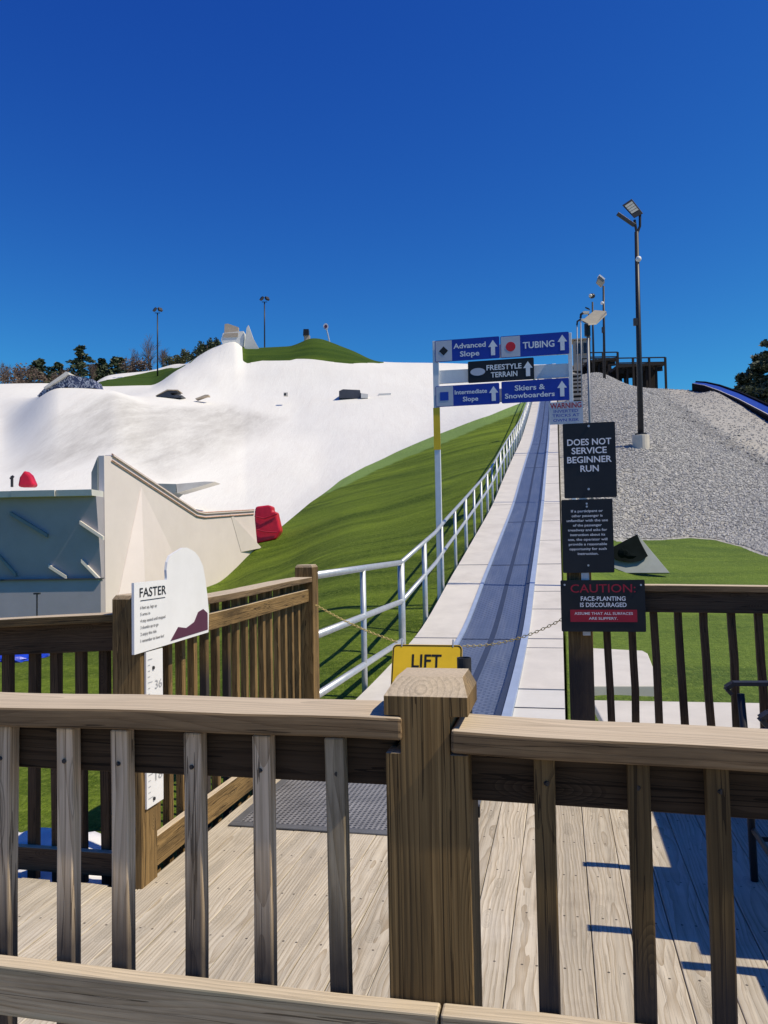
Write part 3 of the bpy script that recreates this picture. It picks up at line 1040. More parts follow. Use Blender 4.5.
for (ba, bz, za, zb, mt) in ((-3.4, -.212, .727, .724, 'wood_board'), (-.208, 2.6, .724, .715, 'wood_board')):
    m = MB()
    m.bar(D(1.318, ba, za - .0445), D(1.318, bz, zb - .0445), .038, .089, seg=18, wob=.0012, tone=1.0, ring=(rnd.uniform(0, 4), -.03, -.06))
    m.build('bottom_rail', M[mt], fr, bevel=.004)
for i, (b, mt) in enumerate([(-1.42, 'wood_grey_lit'), (-1.30, 'wood_grey_lit'), (-1.18, 'wood_grey_lit'), (-1.051, 'wood_grey_lit'), (-.918, 'wood_grey_lit'), (-.803, 'wood_grey_lit'), (-.658, 'wood_grey_lit'), (-.526, 'wood_grey_lit'), (-.3895, 'wood_green'),
                             (-.034, 'wood_brown'), (.112, 'wood_brown'), (.232, 'wood_brown'), (.36, 'wood_brown'), (.48, 'wood_brown'), (.60, 'wood_brown'), (.72, 'wood_brown')]):  # left greyed and sunlit, right shaded: both put into the wood colour
    m = MB()
    zt = 1.146 if b < -.2 else 1.170 - .021 * (b + .18) - .040
    m.bar(D(1.361, b + rnd.uniform(-.003, .003), -.12), D(1.361, b + rnd.uniform(-.003, .003), zt), .034, .029, up=D(1, 0) , seg=8, wob=.0012, tone=rnd.uniform(.85, 1.12))
    bl_ = m.build('baluster', M[mt], fr, bevel=.003)
    for zs in (1.085, .69):
        m = MB(); m.tube([D(1.3452, b + rnd.uniform(-.004, .004), zs), D(1.349, b, zs)], .0042, 8); m.build('screw', M['dark_metal'], bl_)

# ---- left railing with the corner posts
sr = thing('deck_railing', 'dark wooden railing with tall corner posts along the left edge of the deck', 'railing', D(3.3, -1.885, 0), RZ)
post(sr, -1.885, 3.295, -.45, 1.275, .14, M['wood_new'], .02, .012)
post(sr, -1.89, 5.82, -.45, 1.335, .14, M['wood_new'], .02, .012)
m = MB(); m.bar(D(3.31, -3.9, 1.075), D(3.31, -1.95, 1.172), .14, .038, seg=10, wob=.0015); m.build('top_rail', M['wood_brown'], sr, bevel=.004)
m = MB(); m.bar(D(3.33, -3.9, .985), D(3.33, -1.955, 1.085), .038, .13, seg=6, wob=.001); m.build('apron_board', M['wood_dark'], sr, bevel=.003)
m = MB(); m.bar(D(3.33, -3.9, .055), D(3.33, -1.955, .055), .038, .105); m.build('kick_board', M['wood_dark'], sr, bevel=.003)
b = -2.07
while b > -3.9:
    m = MB(); bb2 = b + rnd.uniform(-.006, .006)
    m.bar(D(3.37, bb2, -.1), D(3.37, bb2 + rnd.uniform(-.012, .012), 1.03 + .05 * (b + 1.95) + .03), .044, .04, up=D(1, 0), seg=4, wob=.001)
    m.build('baluster', M['wood_dark'], sr, bevel=.003)
    b -= .128
m = MB(); m.bar(D(3.365, -1.90, 1.185), D(5.76, -1.90, 1.225), .15, .038, seg=14, wob=.002); m.build('top_rail', M['wood_rail'], sr, bevel=.005)
m = MB(); m.bar(D(3.37, -1.872, 1.065), D(5.75, -1.872, 1.105), .038, .089, seg=8, wob=.001); m.build('apron_board', M['wood_new'], sr, bevel=.003)
m = MB(); m.bar(D(3.37, -1.872, .085), D(5.75, -1.872, .085), .038, .135, seg=8, wob=.001); m.build('kick_board', M['wood_new'], sr, bevel=.003)
a = 3.52
while a < 5.74:
    m = MB(); a2 = a + rnd.uniform(-.006, .006)
    m.bar(D(a2, -1.916, -.1), D(a2 + rnd.uniform(-.012, .012), -1.916, 1.19), .04, .04, up=D(1, 0), seg=4, wob=.001)
    m.build('baluster', M['wood_new'] if rnd.random() < .75 else M['wood_brown'], sr, bevel=.003)
    a += .142

# ---- right railing
rr = thing('deck_railing', 'dark wooden railing at the far right of the deck, beside the start of the lift', 'railing', D(4.97, .10, 0), RZ)
post(rr, .102, 4.985, -.4, 1.305, .142, M['wood_brown'], .012, .008)
m = MB(); m.bar(D(4.985, .165, 1.198), D(4.985, 3.6, 1.150), .14, .038, seg=14, wob=.0018); m.build('top_rail', M['wood_rail'], rr, bevel=.005)
m = MB(); m.bar(D(4.955, .175, 1.118), D(4.955, 3.6, 1.07), .038, .12, seg=8, wob=.001); m.build('apron_board', M['wood_dark'], rr, bevel=.003)
m = MB(); m.bar(D(4.955, .175, .10), D(4.955, 3.6, .10), .038, .089); m.build('bottom_rail', M['wood_dark'], rr, bevel=.003)
b = .275
while b < 3.5:
    m = MB(); b2 = b + rnd.uniform(-.01, .01)
    m.bar(D(4.99, b2 + rnd.uniform(-.02, .02), .0), D(4.99, b2 + rnd.uniform(-.02, .02) - .01, 1.18 - .014 * b), .042, .04, up=D(1, 0), seg=6, wob=.004)
    m.build('baluster', M['wood_dark'], rr, bevel=.003)
    b += .138

# ---- rubber mat on the deck
rm = thing('rubber_mat', 'black perforated rubber mat lying on the pale deck by the gate', 'mat', D(4.5, -1.2, 0), RZ)
m = MB()
A0, A1, B0, B1 = 4.02, 5.35, -1.76, -.48
m.hull_prism([D(A0 + .05, B0 + .05, .011), D(A0 + .05, B1 - .05, .011), D(A1 - .05, B1 - .05, .011), D(A1 - .05, B0 + .05, .011)], [D(A0 + .05, B0 + .05, .002), D(A0 + .05, B1 - .05, .002), D(A1 - .05, B1 - .05, .002), D(A1 - .05, B0 + .05, .002)])
m.build('mat_field', M['rubber_mat'], rm)
m = MB()
for (p, q) in (((A0, B0), (A0, B1)), ((A1, B0), (A1, B1))):
    m.bar(D(p[0] + (.025 if p[0] == A0 else -.025), p[1], .006), D(q[0] + (.025 if p[0] == A0 else -.025), q[1], .006), .05, .009)
for bq in (B0 + .025, B1 - .025):
    m.bar(D(A0 + .05, bq, .006), D(A1 - .05, bq, .006), .05, .009)
m.build('mat_border', M['rubber_edge'], rm, bevel=.003)

# ------------------------------------------------------------------ the conveyor lift
A_L0, A_L1 = 6.12, 112.0
LA = list(np.arange(A_L0, 30, .5)) + list(np.arange(30, A_L1 + .1, 1.0))


def strip(m, b0, b1, z0, z1, aa_=None, mi=0):
    """a slab following the lift, from b0 to b1, between two heights above its bed"""
    V, FA, G = [], [], []
    aa_ = aa_ or LA
    for a in aa_:
        z = lift_z(a)
        for (b, zz) in ((b0, z0), (b1, z0), (b1, z1), (b0, z1)):
            V.append(D(a, b, z + zz))
            G.append((a, b, zz))
    n = len(aa_)
    for i in range(n - 1):
        for j in range(4):
            FA.append((i * 4 + j, i * 4 + (j + 1) % 4, i * 4 + 4 + (j + 1) % 4, i * 4 + 4 + j))
    FA.append((3, 2, 1, 0))
    k = (n - 1) * 4
    FA.append((k, k + 1, k + 2, k + 3))
    m.add(V, FA, G, 1.0, mi)


cl = thing('conveyor_lift', 'long blue grey conveyor belt lift with white side platforms climbing the hill', 'conveyor lift', D(A_L0, -.9, lift_z(A_L0)), RZ)
m = MB(); strip(m, -1.235, -.56, -.2, .0); m.build('belt', M['belt'], cl)
m = MB(); strip(m, -1.84, -1.292, -.3, .012); m.build('side_platform', M['white_plastic'], cl, bevel=.0)
m = MB(); strip(m, -.418, .0, -.3, .012, [q for q in LA if q >= 7.6]); m.build('side_platform', M['white_plastic'], cl)
m = MB(); strip(m, -.418, .0, -.3, .010, [6.12, 6.6, 7.1, 7.58]); m.build('entry_plate', M['pale_plastic'], cl)
m = MB(); strip(m, -1.29, -1.238, -.2, .026); m.build('guard_strip', M['guard_blue'], cl)
m = MB(); strip(m, -.557, -.50, -.2, .030); m.build('guard_strip', M['joint_shade'], cl)  # dark strip in place of the shadow beside the blue guard
m = MB(); strip(m, -.497, -.42, -.2, .045); m.build('guard_strip', M['guard_blue'], cl)
m = MB(); strip(m, -.90, -.835, .001, .006); m.build('belt_shade_band', M['joint_shade'], cl)  # dark strip painted in for the shadow band along the belt
seams = [6.9, 9.5, 10.0, 11.6, 12.6, 14.6, 17, 19.6, 22.5, 26, 30, 34, 39, 45, 52, 60, 70, 80]
for i, a in enumerate(seams):
    m = MB()
    w = .026 if i in (2, 5, 7, 10) else .012
    z = lift_z(a)
    sl = (lift_z(a + w) - z)
    for (b0_, b1_) in (((-1.838, -1.294), (-.416, -.002)) if i in (2, 5, 8, 11) else ((-.416, -.002),)):
        m = MB()
        m.hull_prism([D(a, b0_, z + .016), D(a, b1_, z + .016), D(a + w, b1_, z + sl + .016), D(a + w, b0_, z + sl + .016)],
                     [D(a, b0_, z + .002), D(a, b1_, z + .002), D(a + w, b1_, z + sl + .002), D(a + w, b0_, z + sl + .002)])
        m.build('seam', M['joint_shade'], cl)
    if i in (2, 5, 7, 10, 12):
        m = MB()
        m.hull_prism([D(a, -1.234, z + .006), D(a, -.561, z + .006), D(a + w, -.561, z + sl + .006), D(a + w, -1.234, z + sl + .006)],
                     [D(a, -1.234, z - .01), D(a, -.561, z - .01), D(a + w, -.561, z + sl - .01), D(a + w, -1.234, z + sl - .01)])
        m.build('belt_seam', M['joint_shade'], cl)
# ---- the handrail on its left edge
hr = thing('handrail', 'galvanised pipe handrail along the left side of the conveyor lift', 'handrail', D(9.4, -1.86, .2), RZ)
JA, HB = 9.45, -1.88
for zz in (1.255, .79, .325):
    m = MB(); m.tube([D(5.9, HB, zz - .01), D(JA, HB, zz)], .031, 12); m.build('rail', M['galv'], hr, smooth=True)
ra = [JA] + list(np.arange(12.2, 30, .7)) + list(np.arange(30, 84, 1.2))
base = lift_z(JA)


def rail_z(a):
    if a < 12.2:
        k = (a - JA) / (12.2 - JA)
        return base + (lift_z(12.2) - base) * k
    return lift_z(a)


for off_ in (1.255 - base, .79 - base):
    m = MB(); m.tube([D(a, HB, rail_z(a) + off_) for a in ra], .029, 10); m.build('rail', M['galv'], hr, smooth=True)
pa = [(7.55, .028), (JA, .042)] + [(q, .028 if i % 3 else .036) for i, q in enumerate(list(np.arange(11.15, 84, 1.72)))]
for (a, r) in pa:
    zb = ground(D(a, HB).x, D(a, HB).y) - .15
    zt = 1.255 if a <= JA else rail_z(a) + 1.255 - base
    m = MB(); m.tube([D(a, HB, zb), D(a, HB, zt)], r, 12); m.build('post', M['galv'], hr, smooth=True)

# ---- chain and LIFT CLOSED sign across the entrance
def chain(pts, name, label, mats):
    root = thing(name, label, 'chain', pts[0], 0)
    tot = 0
    segs = []
    for p, q in zip(pts[:-1], pts[1:]):
        segs.append((tot, p, q)); tot += (q - p).length
    link = .028
    nl = int(tot / (link * .8))
    groups = {}
    for i in range(nl):
        s = (i + .5) * tot / nl
        for (t0, p, q) in segs:
            if s <= t0 + (q - p).length + 1e-6:
                c = p.lerp(q, (s - t0) / (q - p).length); ax = (q - p).normalized()
                break
        sd = ax.cross(Vector((0, 0, 1))).normalized()
        if i % 2:
            sd = ax.cross(sd)
        ring = [c + ax * (math.cos(t) * link * .5) + sd * (math.sin(t) * link * .27) for t in [2 * math.pi * k / 8 for k in range(9)]]
        groups.setdefault(0, MB()).tube(ring, .0025, 4, caps=False)
    groups[0].build('links', mats, root)
    return root


def sag(p, q, s, n=10):
    return [p.lerp(q, i / n) - Vector((0, 0, 4 * s * (i / n) * (1 - i / n))) for i in range(n + 1)]


pc0 = PA(316, 605, 5.75)
pc1 = PA(397, 642, 5.25)
pc2 = PA(463, 646, 5.24)
pc3 = PA(566, 617, 4.99)
chain(sag(pc0, pc1, .02), 'chain', 'yellow plastic chain from the wooden corner post to the yellow sign', M['yellow_chain'])
chain(sag(pc2, pc3, .05), 'chain', 'thin chain from the yellow sign to the post with the black signs', M['yellow_chain'])
q0 = PA(392, 640, 5.2); q1 = PA(462, 644, 5.2)
w = (q1 - q0).length
root = thing('hanging_sign', 'yellow sign reading LIFT CLOSED hanging on the chain behind the front post', 'sign', (q0 + q1) / 2 - Vector((0, 0, .34)), RZ)
root.rotation_euler = (math.radians(-20), 0, RZ)
root.location = (q0 + q1) / 2 - Vector((0, 0, .335)) - D(.09, 0)
board(root, rrect(-w / 2, w / 2, 0, .335, .03), M['yellow'])
m = MB()
o_, i_ = rrect(-w / 2 + .004, w / 2 - .004, .004, .331, .027), rrect(-w / 2 + .011, w / 2 - .011, .011, .324, .022)
nn = len(o_)
m.add([(p[0], -.0015, p[1]) for p in o_] + [(p[0], -.0015, p[1]) for p in i_], [(k, (k + 1) % nn, nn + (k + 1) % nn, nn + k) for k in range(nn)])
m.build('border', M['black_print'], root, local=True)
m = MB(); letter(m, 'LIFT', -.098, .098, .185, .088, -.002, .012); letter(m, 'CLOSED', -.195, .195, .05, .088, -.002, .012)
m.build('lettering', M['black_print'], root, local=True)
m = MB()
for x in (-.17, .17):
    m.tube([(x, .002, .32), (x, .002, .37)], .006, 6)
m.build('hanger', M['galv'], root, local=True)
# ---- open steel tube fixed behind the front post
tp = PA(464, 657.5, 1.512)
st = thing('steel_tube', 'short open dark steel tube standing just behind the front post', 'tube', (tp.x, tp.y, tp.z - .40), RZ)
nn = 20
V = []
for (r, z) in ((.0135, .0), (.0135, .40), (.0115, .40), (.0115, .05)):
    for j in range(nn):
        t = 2 * math.pi * j / nn
        V.append((r * math.cos(t), r * math.sin(t), z))
FA = [(k * nn + j, k * nn + (j + 1) % nn, (k + 1) * nn + (j + 1) % nn, (k + 1) * nn + j) for k in range(3) for j in range(nn)]
m = MB(); m.add(V, FA); m.build('pipe', M['dark_metal'], st, local=True)
m = MB(); m.box((0, -.012, .12), (.05, .012, .02)); m.build('clamp', M['dark_metal'], st, local=True)

# ------------------------------------------------------------------ signs over the lift
SA = PA(440, 590, 1.0)  # direction only
a_s = 12.95
p_l = PA(440.5, 591, a_s)
pz = ground(p_l.x, p_l.y)
b_l = toD(p_l)[1]
b_r = toD(PA(571.3, 400, a_s))[1]
sf = thing('trail_sign_gantry', 'white two post steel frame carrying the slope signs beside the lift', 'sign frame', D(a_s, b_l, pz), RZ)
m = MB(); m.bar(D(a_s, b_l, pz - .3), D(a_s, b_l, PA(440, 341, a_s).z), .095, .06, up=D(1, 0)); m.build('post', M['white_post'], sf, bevel=.004)
zr = ground(*xy(D(a_s, b_r))) - .3
m = MB(); m.bar(D(a_s, b_r, zr), D(a_s, b_r, PA(571.3, 333, a_s).z), .062, .06, up=D(1, 0)); m.build('post', M['white_post'], sf, bevel=.004)
m = MB(); m.bar(D(a_s - .033, b_l, PA(438, 450, a_s).z), D(a_s - .033, b_l, PA(438, 408, a_s).z), .11, .006, up=D(1, 0)); ys_ = m.build('post_sleeve', M['yellow'], sf)
for (v0, v1) in ((343, 356), (364, 381), (386, 402)):
    zc0 = (PA(441, v0 + 4, a_s).z + PA(441, v1 + 4, a_s).z) / 2
    zc1 = (PA(572, v0 - 3, a_s).z + PA(572, v1 - 3, a_s).z) / 2
    m = MB(); m.bar(D(a_s + .05, b_l, zc0), D(a_s + .05, b_r, zc1), .03, .22); m.build('crossbar', M['white_post'], sf, bevel=.003)


def sign_at(name, label, u0, u1, vtl, vbl, vtr, vbr, a, rzoff=0.0):
    """a sign panel on the plane a = const whose corners fall near the given pixels; returns root, width, height"""
    tl, bl, tr, br = PA(u0, vtl, a), PA(u0, vbl, a), PA(u1, vtr, a), PA(u1, vbr, a)
    c = (tl + bl + tr + br) / 4
    w = ((tr - tl).length + (br - bl).length) / 2
    h_ = ((tl - bl).length + (tr - br).length) / 2
    tilt = ((tr.z - tl.z) + (br.z - bl.z)) / 2 / w
    root = thing(name, label, 'sign', c, RZ)
    return root, w, h_, tilt


af = a_s - .045
root, w, h_, _ = sign_at('trail_sign', 'blue trail sign reading Advanced Slope with a black diamond', 435, 499.5, 340.5, 362, 336.5, 358.5, af)
board(root, rrect(-w / 2, w / 2, -h_ / 2, h_ / 2, .02), M['blue_sign'])
m = MB(); flat(m, [(-w / 2 + .01, -h_ / 2 + .01), (-w * .235, -h_ / 2 + .01), (-w * .235, h_ / 2 - .01), (-w / 2 + .01, h_ / 2 - .01)], -.002); m.build('symbol_panel', M['grey_sign'], root, local=True)
m = MB(); cx = -w * .365; flat(m, [(cx - .075, 0), (cx, -.075), (cx + .075, 0), (cx, .075)], -.0045); m.build('symbol', M['black_print'], root, local=True)
m = MB(); letter(m, 'Advanced', -w * .21, w * .29, .025, .085, -.003, .02); letter(m, 'Slope', -w * .11, w * .19, -.11, .085, -.003, .02); m.build('lettering', M['grey_print' if 0 else 'white_print'], root, local=True)
m = MB(); arrow(m, w * .40, 0, .15, .25, -.003); m.build('arrow', M['white_print'], root, local=True)
Wd, Hd = w, h_
root, w, h_, _ = sign_at('trail_sign', 'blue trail sign reading TUBING with a red dot', 500.5, 569, 336.5, 358, 331.5, 354, af)
board(root, rrect(-w / 2, w / 2, -h_ / 2, h_ / 2, .02), M['blue_sign'])
m = MB(); flat(m, [(-w / 2 + .01, -h_ / 2 + .01), (-w * .21, -h_ / 2 + .01), (-w * .21, h_ / 2 - .01), (-w / 2 + .01, h_ / 2 - .01)], -.002); m.build('symbol_panel', M['grey_sign'], root, local=True)
m = MB(); cx = -w * .35; flat(m, [(cx + .078 * math.cos(t), .078 * math.sin(t)) for t in [2 * math.pi * k / 24 for k in range(24)]], -.0045); m.build('symbol', M['red_dot'], root, local=True)
m = MB(); letter(m, 'TUBING', -w * .17, w * .29, -.045, .105, -.003, .022); m.build('lettering', M['white_print'], root, local=True)
m = MB(); arrow(m, w * .405, .01, .15, .25, -.003); m.build('arrow', M['white_print'], root, local=True)
root, w, h_, _ = sign_at('trail_sign', 'black trail sign reading FREESTYLE TERRAIN with a grey oval', 468, 534, 361.5, 383, 357.5, 379.5, af)
board(root, rrect(-w / 2, w / 2, -h_ / 2, h_ / 2, .02), M['black_sign'])
m = MB(); cx = -w * .35; flat(m, [(cx + .12 * math.cos(t), .062 * math.sin(t)) for t in [2 * math.pi * k / 24 for k in range(24)]], -.003); m.build('symbol', M['grey_sign'], root, local=True)
m = MB(); letter(m, 'FREESTYLE', -w * .215, w * .315, .015, .085, -.003, .02); letter(m, 'TERRAIN', -w * .15, w * .25, -.105, .085, -.003, .02); m.build('lettering', M['white_print'], root, local=True)
m = MB(); arrow(m, w * .41, 0, .15, .24, -.003); m.build('arrow', M['white_print'], root, local=True)
root, w, h_, _ = sign_at('trail_sign', 'blue trail sign reading Intermediate Slope with a blue square', 435.5, 499.5, 386.5, 407.5, 382.5, 403.5, af)
board(root, rrect(-w / 2, w / 2, -h_ / 2, h_ / 2, .02), M['blue_sign'])
m = MB(); flat(m, [(-w / 2 + .01, -h_ / 2 + .01), (-w * .22, -h_ / 2 + .01), (-w * .22, h_ / 2 - .01), (-w / 2 + .01, h_ / 2 - .01)], -.002); m.build('symbol_panel', M['grey_sign'], root, local=True)
m = MB(); cx = -w * .36; flat(m, [(cx - .07, -.07), (cx + .07, -.07), (cx + .07, .07), (cx - .07, .07)], -.0045); m.build('symbol', M['blue_print'], root, local=True)
m = MB(); letter(m, 'Intermediate', -w * .195, w * .31, .02, .07, -.003, .02); letter(m, 'Slope', -w * .07, w * .17, -.1, .075, -.003, .02); m.build('lettering', M['white_print'], root, local=True)
m = MB(); arrow(m, w * .41, 0, .15, .24, -.003); m.build('arrow', M['white_print'], root, local=True)
root, w, h_, _ = sign_at('trail_sign', 'blue trail sign reading Skiers & Snowboarders with an arrow', 501.5, 569, 381.5, 403.5, 378, 400, af)
board(root, rrect(-w / 2, w / 2, -h_ / 2, h_ / 2, .02), M['blue_sign'])
m = MB(); letter(m, 'Skiers &', -w * .30, w * .15, .02, .085, -.003, .02); letter(m, 'Snowboarders', -w * .45, w * .29, -.10, .08, -.003, .02); m.build('lettering', M['white_print'], root, local=True)
m = MB(); arrow(m, w * .40, .01, .15, .25, -.003); m.build('arrow', M['white_print'], root, local=True)
root, w, h_, _ = sign_at('warning_sign', 'small pale warning sign about inverted tricks under the blue trail signs', 549, 583, 402.5, 424.5, 401, 423.5, af - .03)
board(root, rrect(-w / 2, w / 2, -h_ / 2, h_ / 2, .015), M['grey_sign'])
m = MB(); letter(m, 'WARNING', -w * .46, w * .46, h_ * .22, .085, -.003, .02); m.build('heading', M['red_sign'], root, local=True)
m = MB(); letter(m, 'INVERTED', -w * .36, w * .36, h_ * .02, .045, -.003, .012); letter(m, 'TRICKS AT', -w * .40, w * .40, -h_ * .17, .045, -.003, .012); letter(m, 'OWN RISK', -w * .38, w * .38, -h_ * .38, .045, -.003, .012); m.build('lettering', M['blue_print'], root, local=True)

# ------------------------------------------------------------------ black signs at the right gate post
ac = 4.885
cp = PA(583, 500, ac + .02)
bp = toD(cp)[1]
sp_ = thing('sign_post', 'thin grey steel post behind the two tall black signs', 'post', D(ac + .012, bp, .92), RZ)
m = MB(); m.bar(D(ac + .0145, bp, .92), D(ac + .0145, bp, PA(583, 424, ac).z - .02), .045, .018, up=D(1, 0)); m.build('channel', M['galv'], sp_, bevel=.003)
for z in (.98, 1.22):
    m = MB(); m.tube([D(ac + .003, bp, z), D(ac + .0055, bp, z)], .007, 8); m.build('screw', M['dark_metal'], sp_)
root, w, h_, _ = sign_at('notice_sign', 'tall black sign reading DOES NOT SERVICE BEGINNER RUN', 563.5, 616, 422.5, 497.5, 423, 498, ac)
board(root, rrect(-w / 2, w / 2, -h_ / 2, h_ / 2, .008), M['black_sign'])
m = MB()
for (t, x0, x1, z) in (('DOES NOT', -.42, .42, .205), ('SERVICE', -.34, .33, .09), ('BEGINNER', -.43, .42, -.03), ('RUN', -.18, .17, -.15)):
    letter(m, t, x0 * w, x1 * w, z * h_, .085 * h_, -.002, .018)
m.build('lettering', M['white_print'], root, local=True)
m = MB(); letter(m, 'A SAFETY NOTICE', -.22 * w, .02 * w, -.425 * h_, .012 * h_, -.002, .01) if False else None
screw(root, [(0.0, .455 * h_), (-.01, -.385 * h_)], .007)
root, w, h_, _ = sign_at('notice_sign', 'tall black sign with a long white text about passengers using the treadway', 562, 613.5, 499, 572.5, 499.5, 573, ac)
board(root, rrect(-w / 2, w / 2, -h_ / 2, h_ / 2, .008), M['black_sign'])
m = MB()
lines = [('If a participant or', .62), ('other passenger is', .60), ('unfamiliar with the use', .80), ('of the passenger', .56), ('treadway and asks for', .76), ('instruction about its', .68), ('use, the operator will', .76), ('provide a reasonable', .74), ('opportunity for such', .72), ('instruction.', .40)]
for i, (t, q) in enumerate(lines):
    letter(m, t, -q * w / 2, q * w / 2, (.325 - .0645 * i) * h_, .034 * h_, -.002, .012)
m.build('lettering', M['white_print'], root, local=True)
screw(root, [(0, .44 * h_), (0, .40 * h_), (0, -.40 * h_)], .006)
root, w, h_, _ = sign_at('caution_sign', 'wide black and red sign reading CAUTION: FACE-PLANTING IS DISCOURAGED', 561, 645.5, 578.5, 630.5, 581.5, 633, ac - .012)
board(root, rrect(-w / 2, w / 2, -h_ / 2, h_ / 2, .008), M['black_sign'])
m = MB(); letter(m, 'CAUTION:', -.38 * w, .39 * w, .26 * h_, .165 * h_, -.002, .004); m.build('heading', M['red_sign'], root, local=True)
m = MB(); letter(m, 'FACE-PLANTING', -.26 * w, .27 * w, .10 * h_, .085 * h_, -.002, .018); letter(m, 'IS DISCOURAGED', -.27 * w, .28 * w, -.02 * h_, .085 * h_, -.002, .018); m.build('lettering', M['white_print'], root, local=True)
m = MB(); flat(m, [(-.39 * w, -.31 * h_), (.40 * w, -.31 * h_), (.40 * w, -.075 * h_), (-.39 * w, -.075 * h_)], -.0025); m.build('red_band', M['red_sign'], root, local=True)
m = MB(); letter(m, 'ASSUME THAT ALL SURFACES', -.34 * w, .35 * w, -.17 * h_, .05 * h_, -.005, .01); letter(m, 'ARE SLIPPERY.', -.17 * w, .17 * w, -.265 * h_, .05 * h_, -.005, .01); m.build('band_lettering', M['white_print'], root, local=True)
screw(root, [(-.45 * w, .41 * h_), (.455 * w, .40 * h_)], .006)

# ------------------------------------------------------------------ height sign on the left gate post (its face looks right, across the deck)
bs = -1.80
p0 = PB(134, 583, bs); p1 = PB(134, 655, bs); p2 = PB(208.5, 632, bs)
a0_, a1_ = toD(p0)[0], toD(p2)[0]
z0_, z1_ = p1.z, p0.z
LW = a1_ - a0_
RF = math.radians(90) + RZ
root = thing('height_sign', 'white sign reading FASTER with a tall rounded white cut-out and a maroon corner', 'sign', D(a0_, bs, z0_), RF)
# local x runs along the fence, local z up, face towards -y
aw = toD(PB(168, 600, bs))[0] - a0_


def fs(u, v):
    p = PB(u, v, bs)
    return (toD(p)[0] - a0_, p.z - z0_)


outl = [(0, .0), (LW, .015), fs(209, 612), fs(207.5, 596), fs(205.5, 580), fs(203, 566), fs(199, 557), fs(195, 552), fs(191, 549.5), fs(187, 547.5), fs(183, 547.8), fs(179, 550), fs(174, 553), fs(170, 556), fs(167.5, 562), fs(166.5, 570), fs(167, 578), (aw - .01, z1_ - z0_), (0, z1_ - z0_)]
board(root, outl, M['white_sign'], .012)
m = MB(); flat(m, [(aw + .02, .02), (LW - .012, .03), fs(207.3, 613), fs(203, 609), fs(198, 612), fs(194, 622), fs(186, 628), fs(178, 627)], -.002); m.build('corner_print', M['maroon'], root, local=True)
H0 = z1_ - z0_
m = MB(); letter(m, 'FASTER', .045, aw - .02, H0 * .79, H0 * .135, -.002, .006)
m.add([(.05, -.002, H0 * .735), (aw - .03, -.002, H0 * .735), (aw - .03, -.002, H0 * .745), (.05, -.002, H0 * .745)], [(0, 1, 2, 3)])
m.build('heading', M['black_print'], root, local=True)
m = MB()
for i, (t, q) in enumerate((('6 feet up, legs up', .62), ('5 arms in', .36), ('4 stay seated until stopped', .96), ('3 thumbs up to go', .68), ('2 enjoy the ride', .60), ('1 remember to have fun!', .90))):
    letter(m, t, .05, .05 + q * (aw - .07), H0 * (.62 - .094 * i), H0 * .046, -.002, .006)
m.build('lettering', M['text_grey'], root, local=True)
# white measuring board under it
root = thing('measuring_board', 'narrow white measuring board with height marks fixed to the left corner post', 'measuring board', D(3.28, bs - .003, .25), RF)
ax0 = toD(PB(147, 700, bs))[0]
ax1 = toD(PB(163.5, 700, bs))[0]
zb0 = PB(147, 810, bs).z
xo = ax0 - 3.28
xw = ax1 - ax0
top = z0_ - .003 - .25
board(root, [(xo, zb0 - .25), (xo + xw, zb0 - .25 + .0), (xo + xw, top), (xo, top)], M['white_sign'], .009)
m = MB()
k = 0
for z in np.arange(zb0 + .04, z0_ - .03, .0254):
    L = .04 if k % 4 == 0 else .02
    m.add([(xo + .012, -.002, z - .25), (xo + .012 + L, -.002, z - .25), (xo + .012 + L, -.002, z - .247), (xo + .012, -.002, z - .247)], [(0, 1, 2, 3)])
    k += 1
letter(m, '36', xo + .075, xo + .14, PB(155, 689, bs).z - .25, .04, -.002, .004)
letter(m, '18', xo + .075, xo + .14, PB(155, 781, bs).z - .25, .04, -.002, .004)
m.build('marks', M['grey_print'], root, local=True)
screw(root, [(xo + .06, PB(152, 800, bs).z - .25), (xo + .06, z0_ - .33)], .008, M['dark_metal'])

# ------------------------------------------------------------------ lamp poles
def led_head(root, c, az, tilt, roll, size=(.62, .46, .09), lens=True):
    """a flat floodlight: az = the way its lens looks, tilt below the horizon"""
    X = Matrix.Translation(c) @ Matrix.Rotation(az, 4, 'Z') @ Matrix.Rotation(roll, 4, 'Y') @ Matrix.Rotation(tilt, 4, 'X')
    w, hh, t = size
    m = MB()
    def q(x, y, z):
        return X @ Vector((x, y, z))
    f_ = [q(-w / 2, -t / 2, -hh / 2), q(w / 2, -t / 2, -hh / 2), q(w / 2, -t / 2, hh / 2), q(-w / 2, -t / 2, hh / 2)]
    b_ = [q(-w / 2 * .92, t / 2, -hh / 2 * .92), q(w / 2 * .92, t / 2, -hh / 2 * .92), q(w / 2 * .92, t / 2, hh / 2 * .92), q(-w / 2 * .92, t / 2, hh / 2 * .92)]
    m.hull_prism(f_, b_)
    o = m.build('lamp_head', M['dark_metal'], root)
    if lens:
        m = MB()
        for i in range(4):
            x0 = -w / 2 * .86 + i * w * .86 / 4
            m.hull_prism([q(x0, -t / 2 - .012, -hh * .22), q(x0 + w * .19, -t / 2 - .012, -hh * .22), q(x0 + w * .19, -t / 2 - .012, hh * .43), q(x0, -t / 2 - .012, hh * .43)],
                         [q(x0, -t / 2 - .001, -hh * .22), q(x0 + w * .19, -t / 2 - .001, -hh * .22), q(x0 + w * .19, -t / 2 - .001, hh * .43), q(x0, -t / 2 - .001, hh * .43)])
        l = m.build('lens', M['lamp_face'], o)
    return o


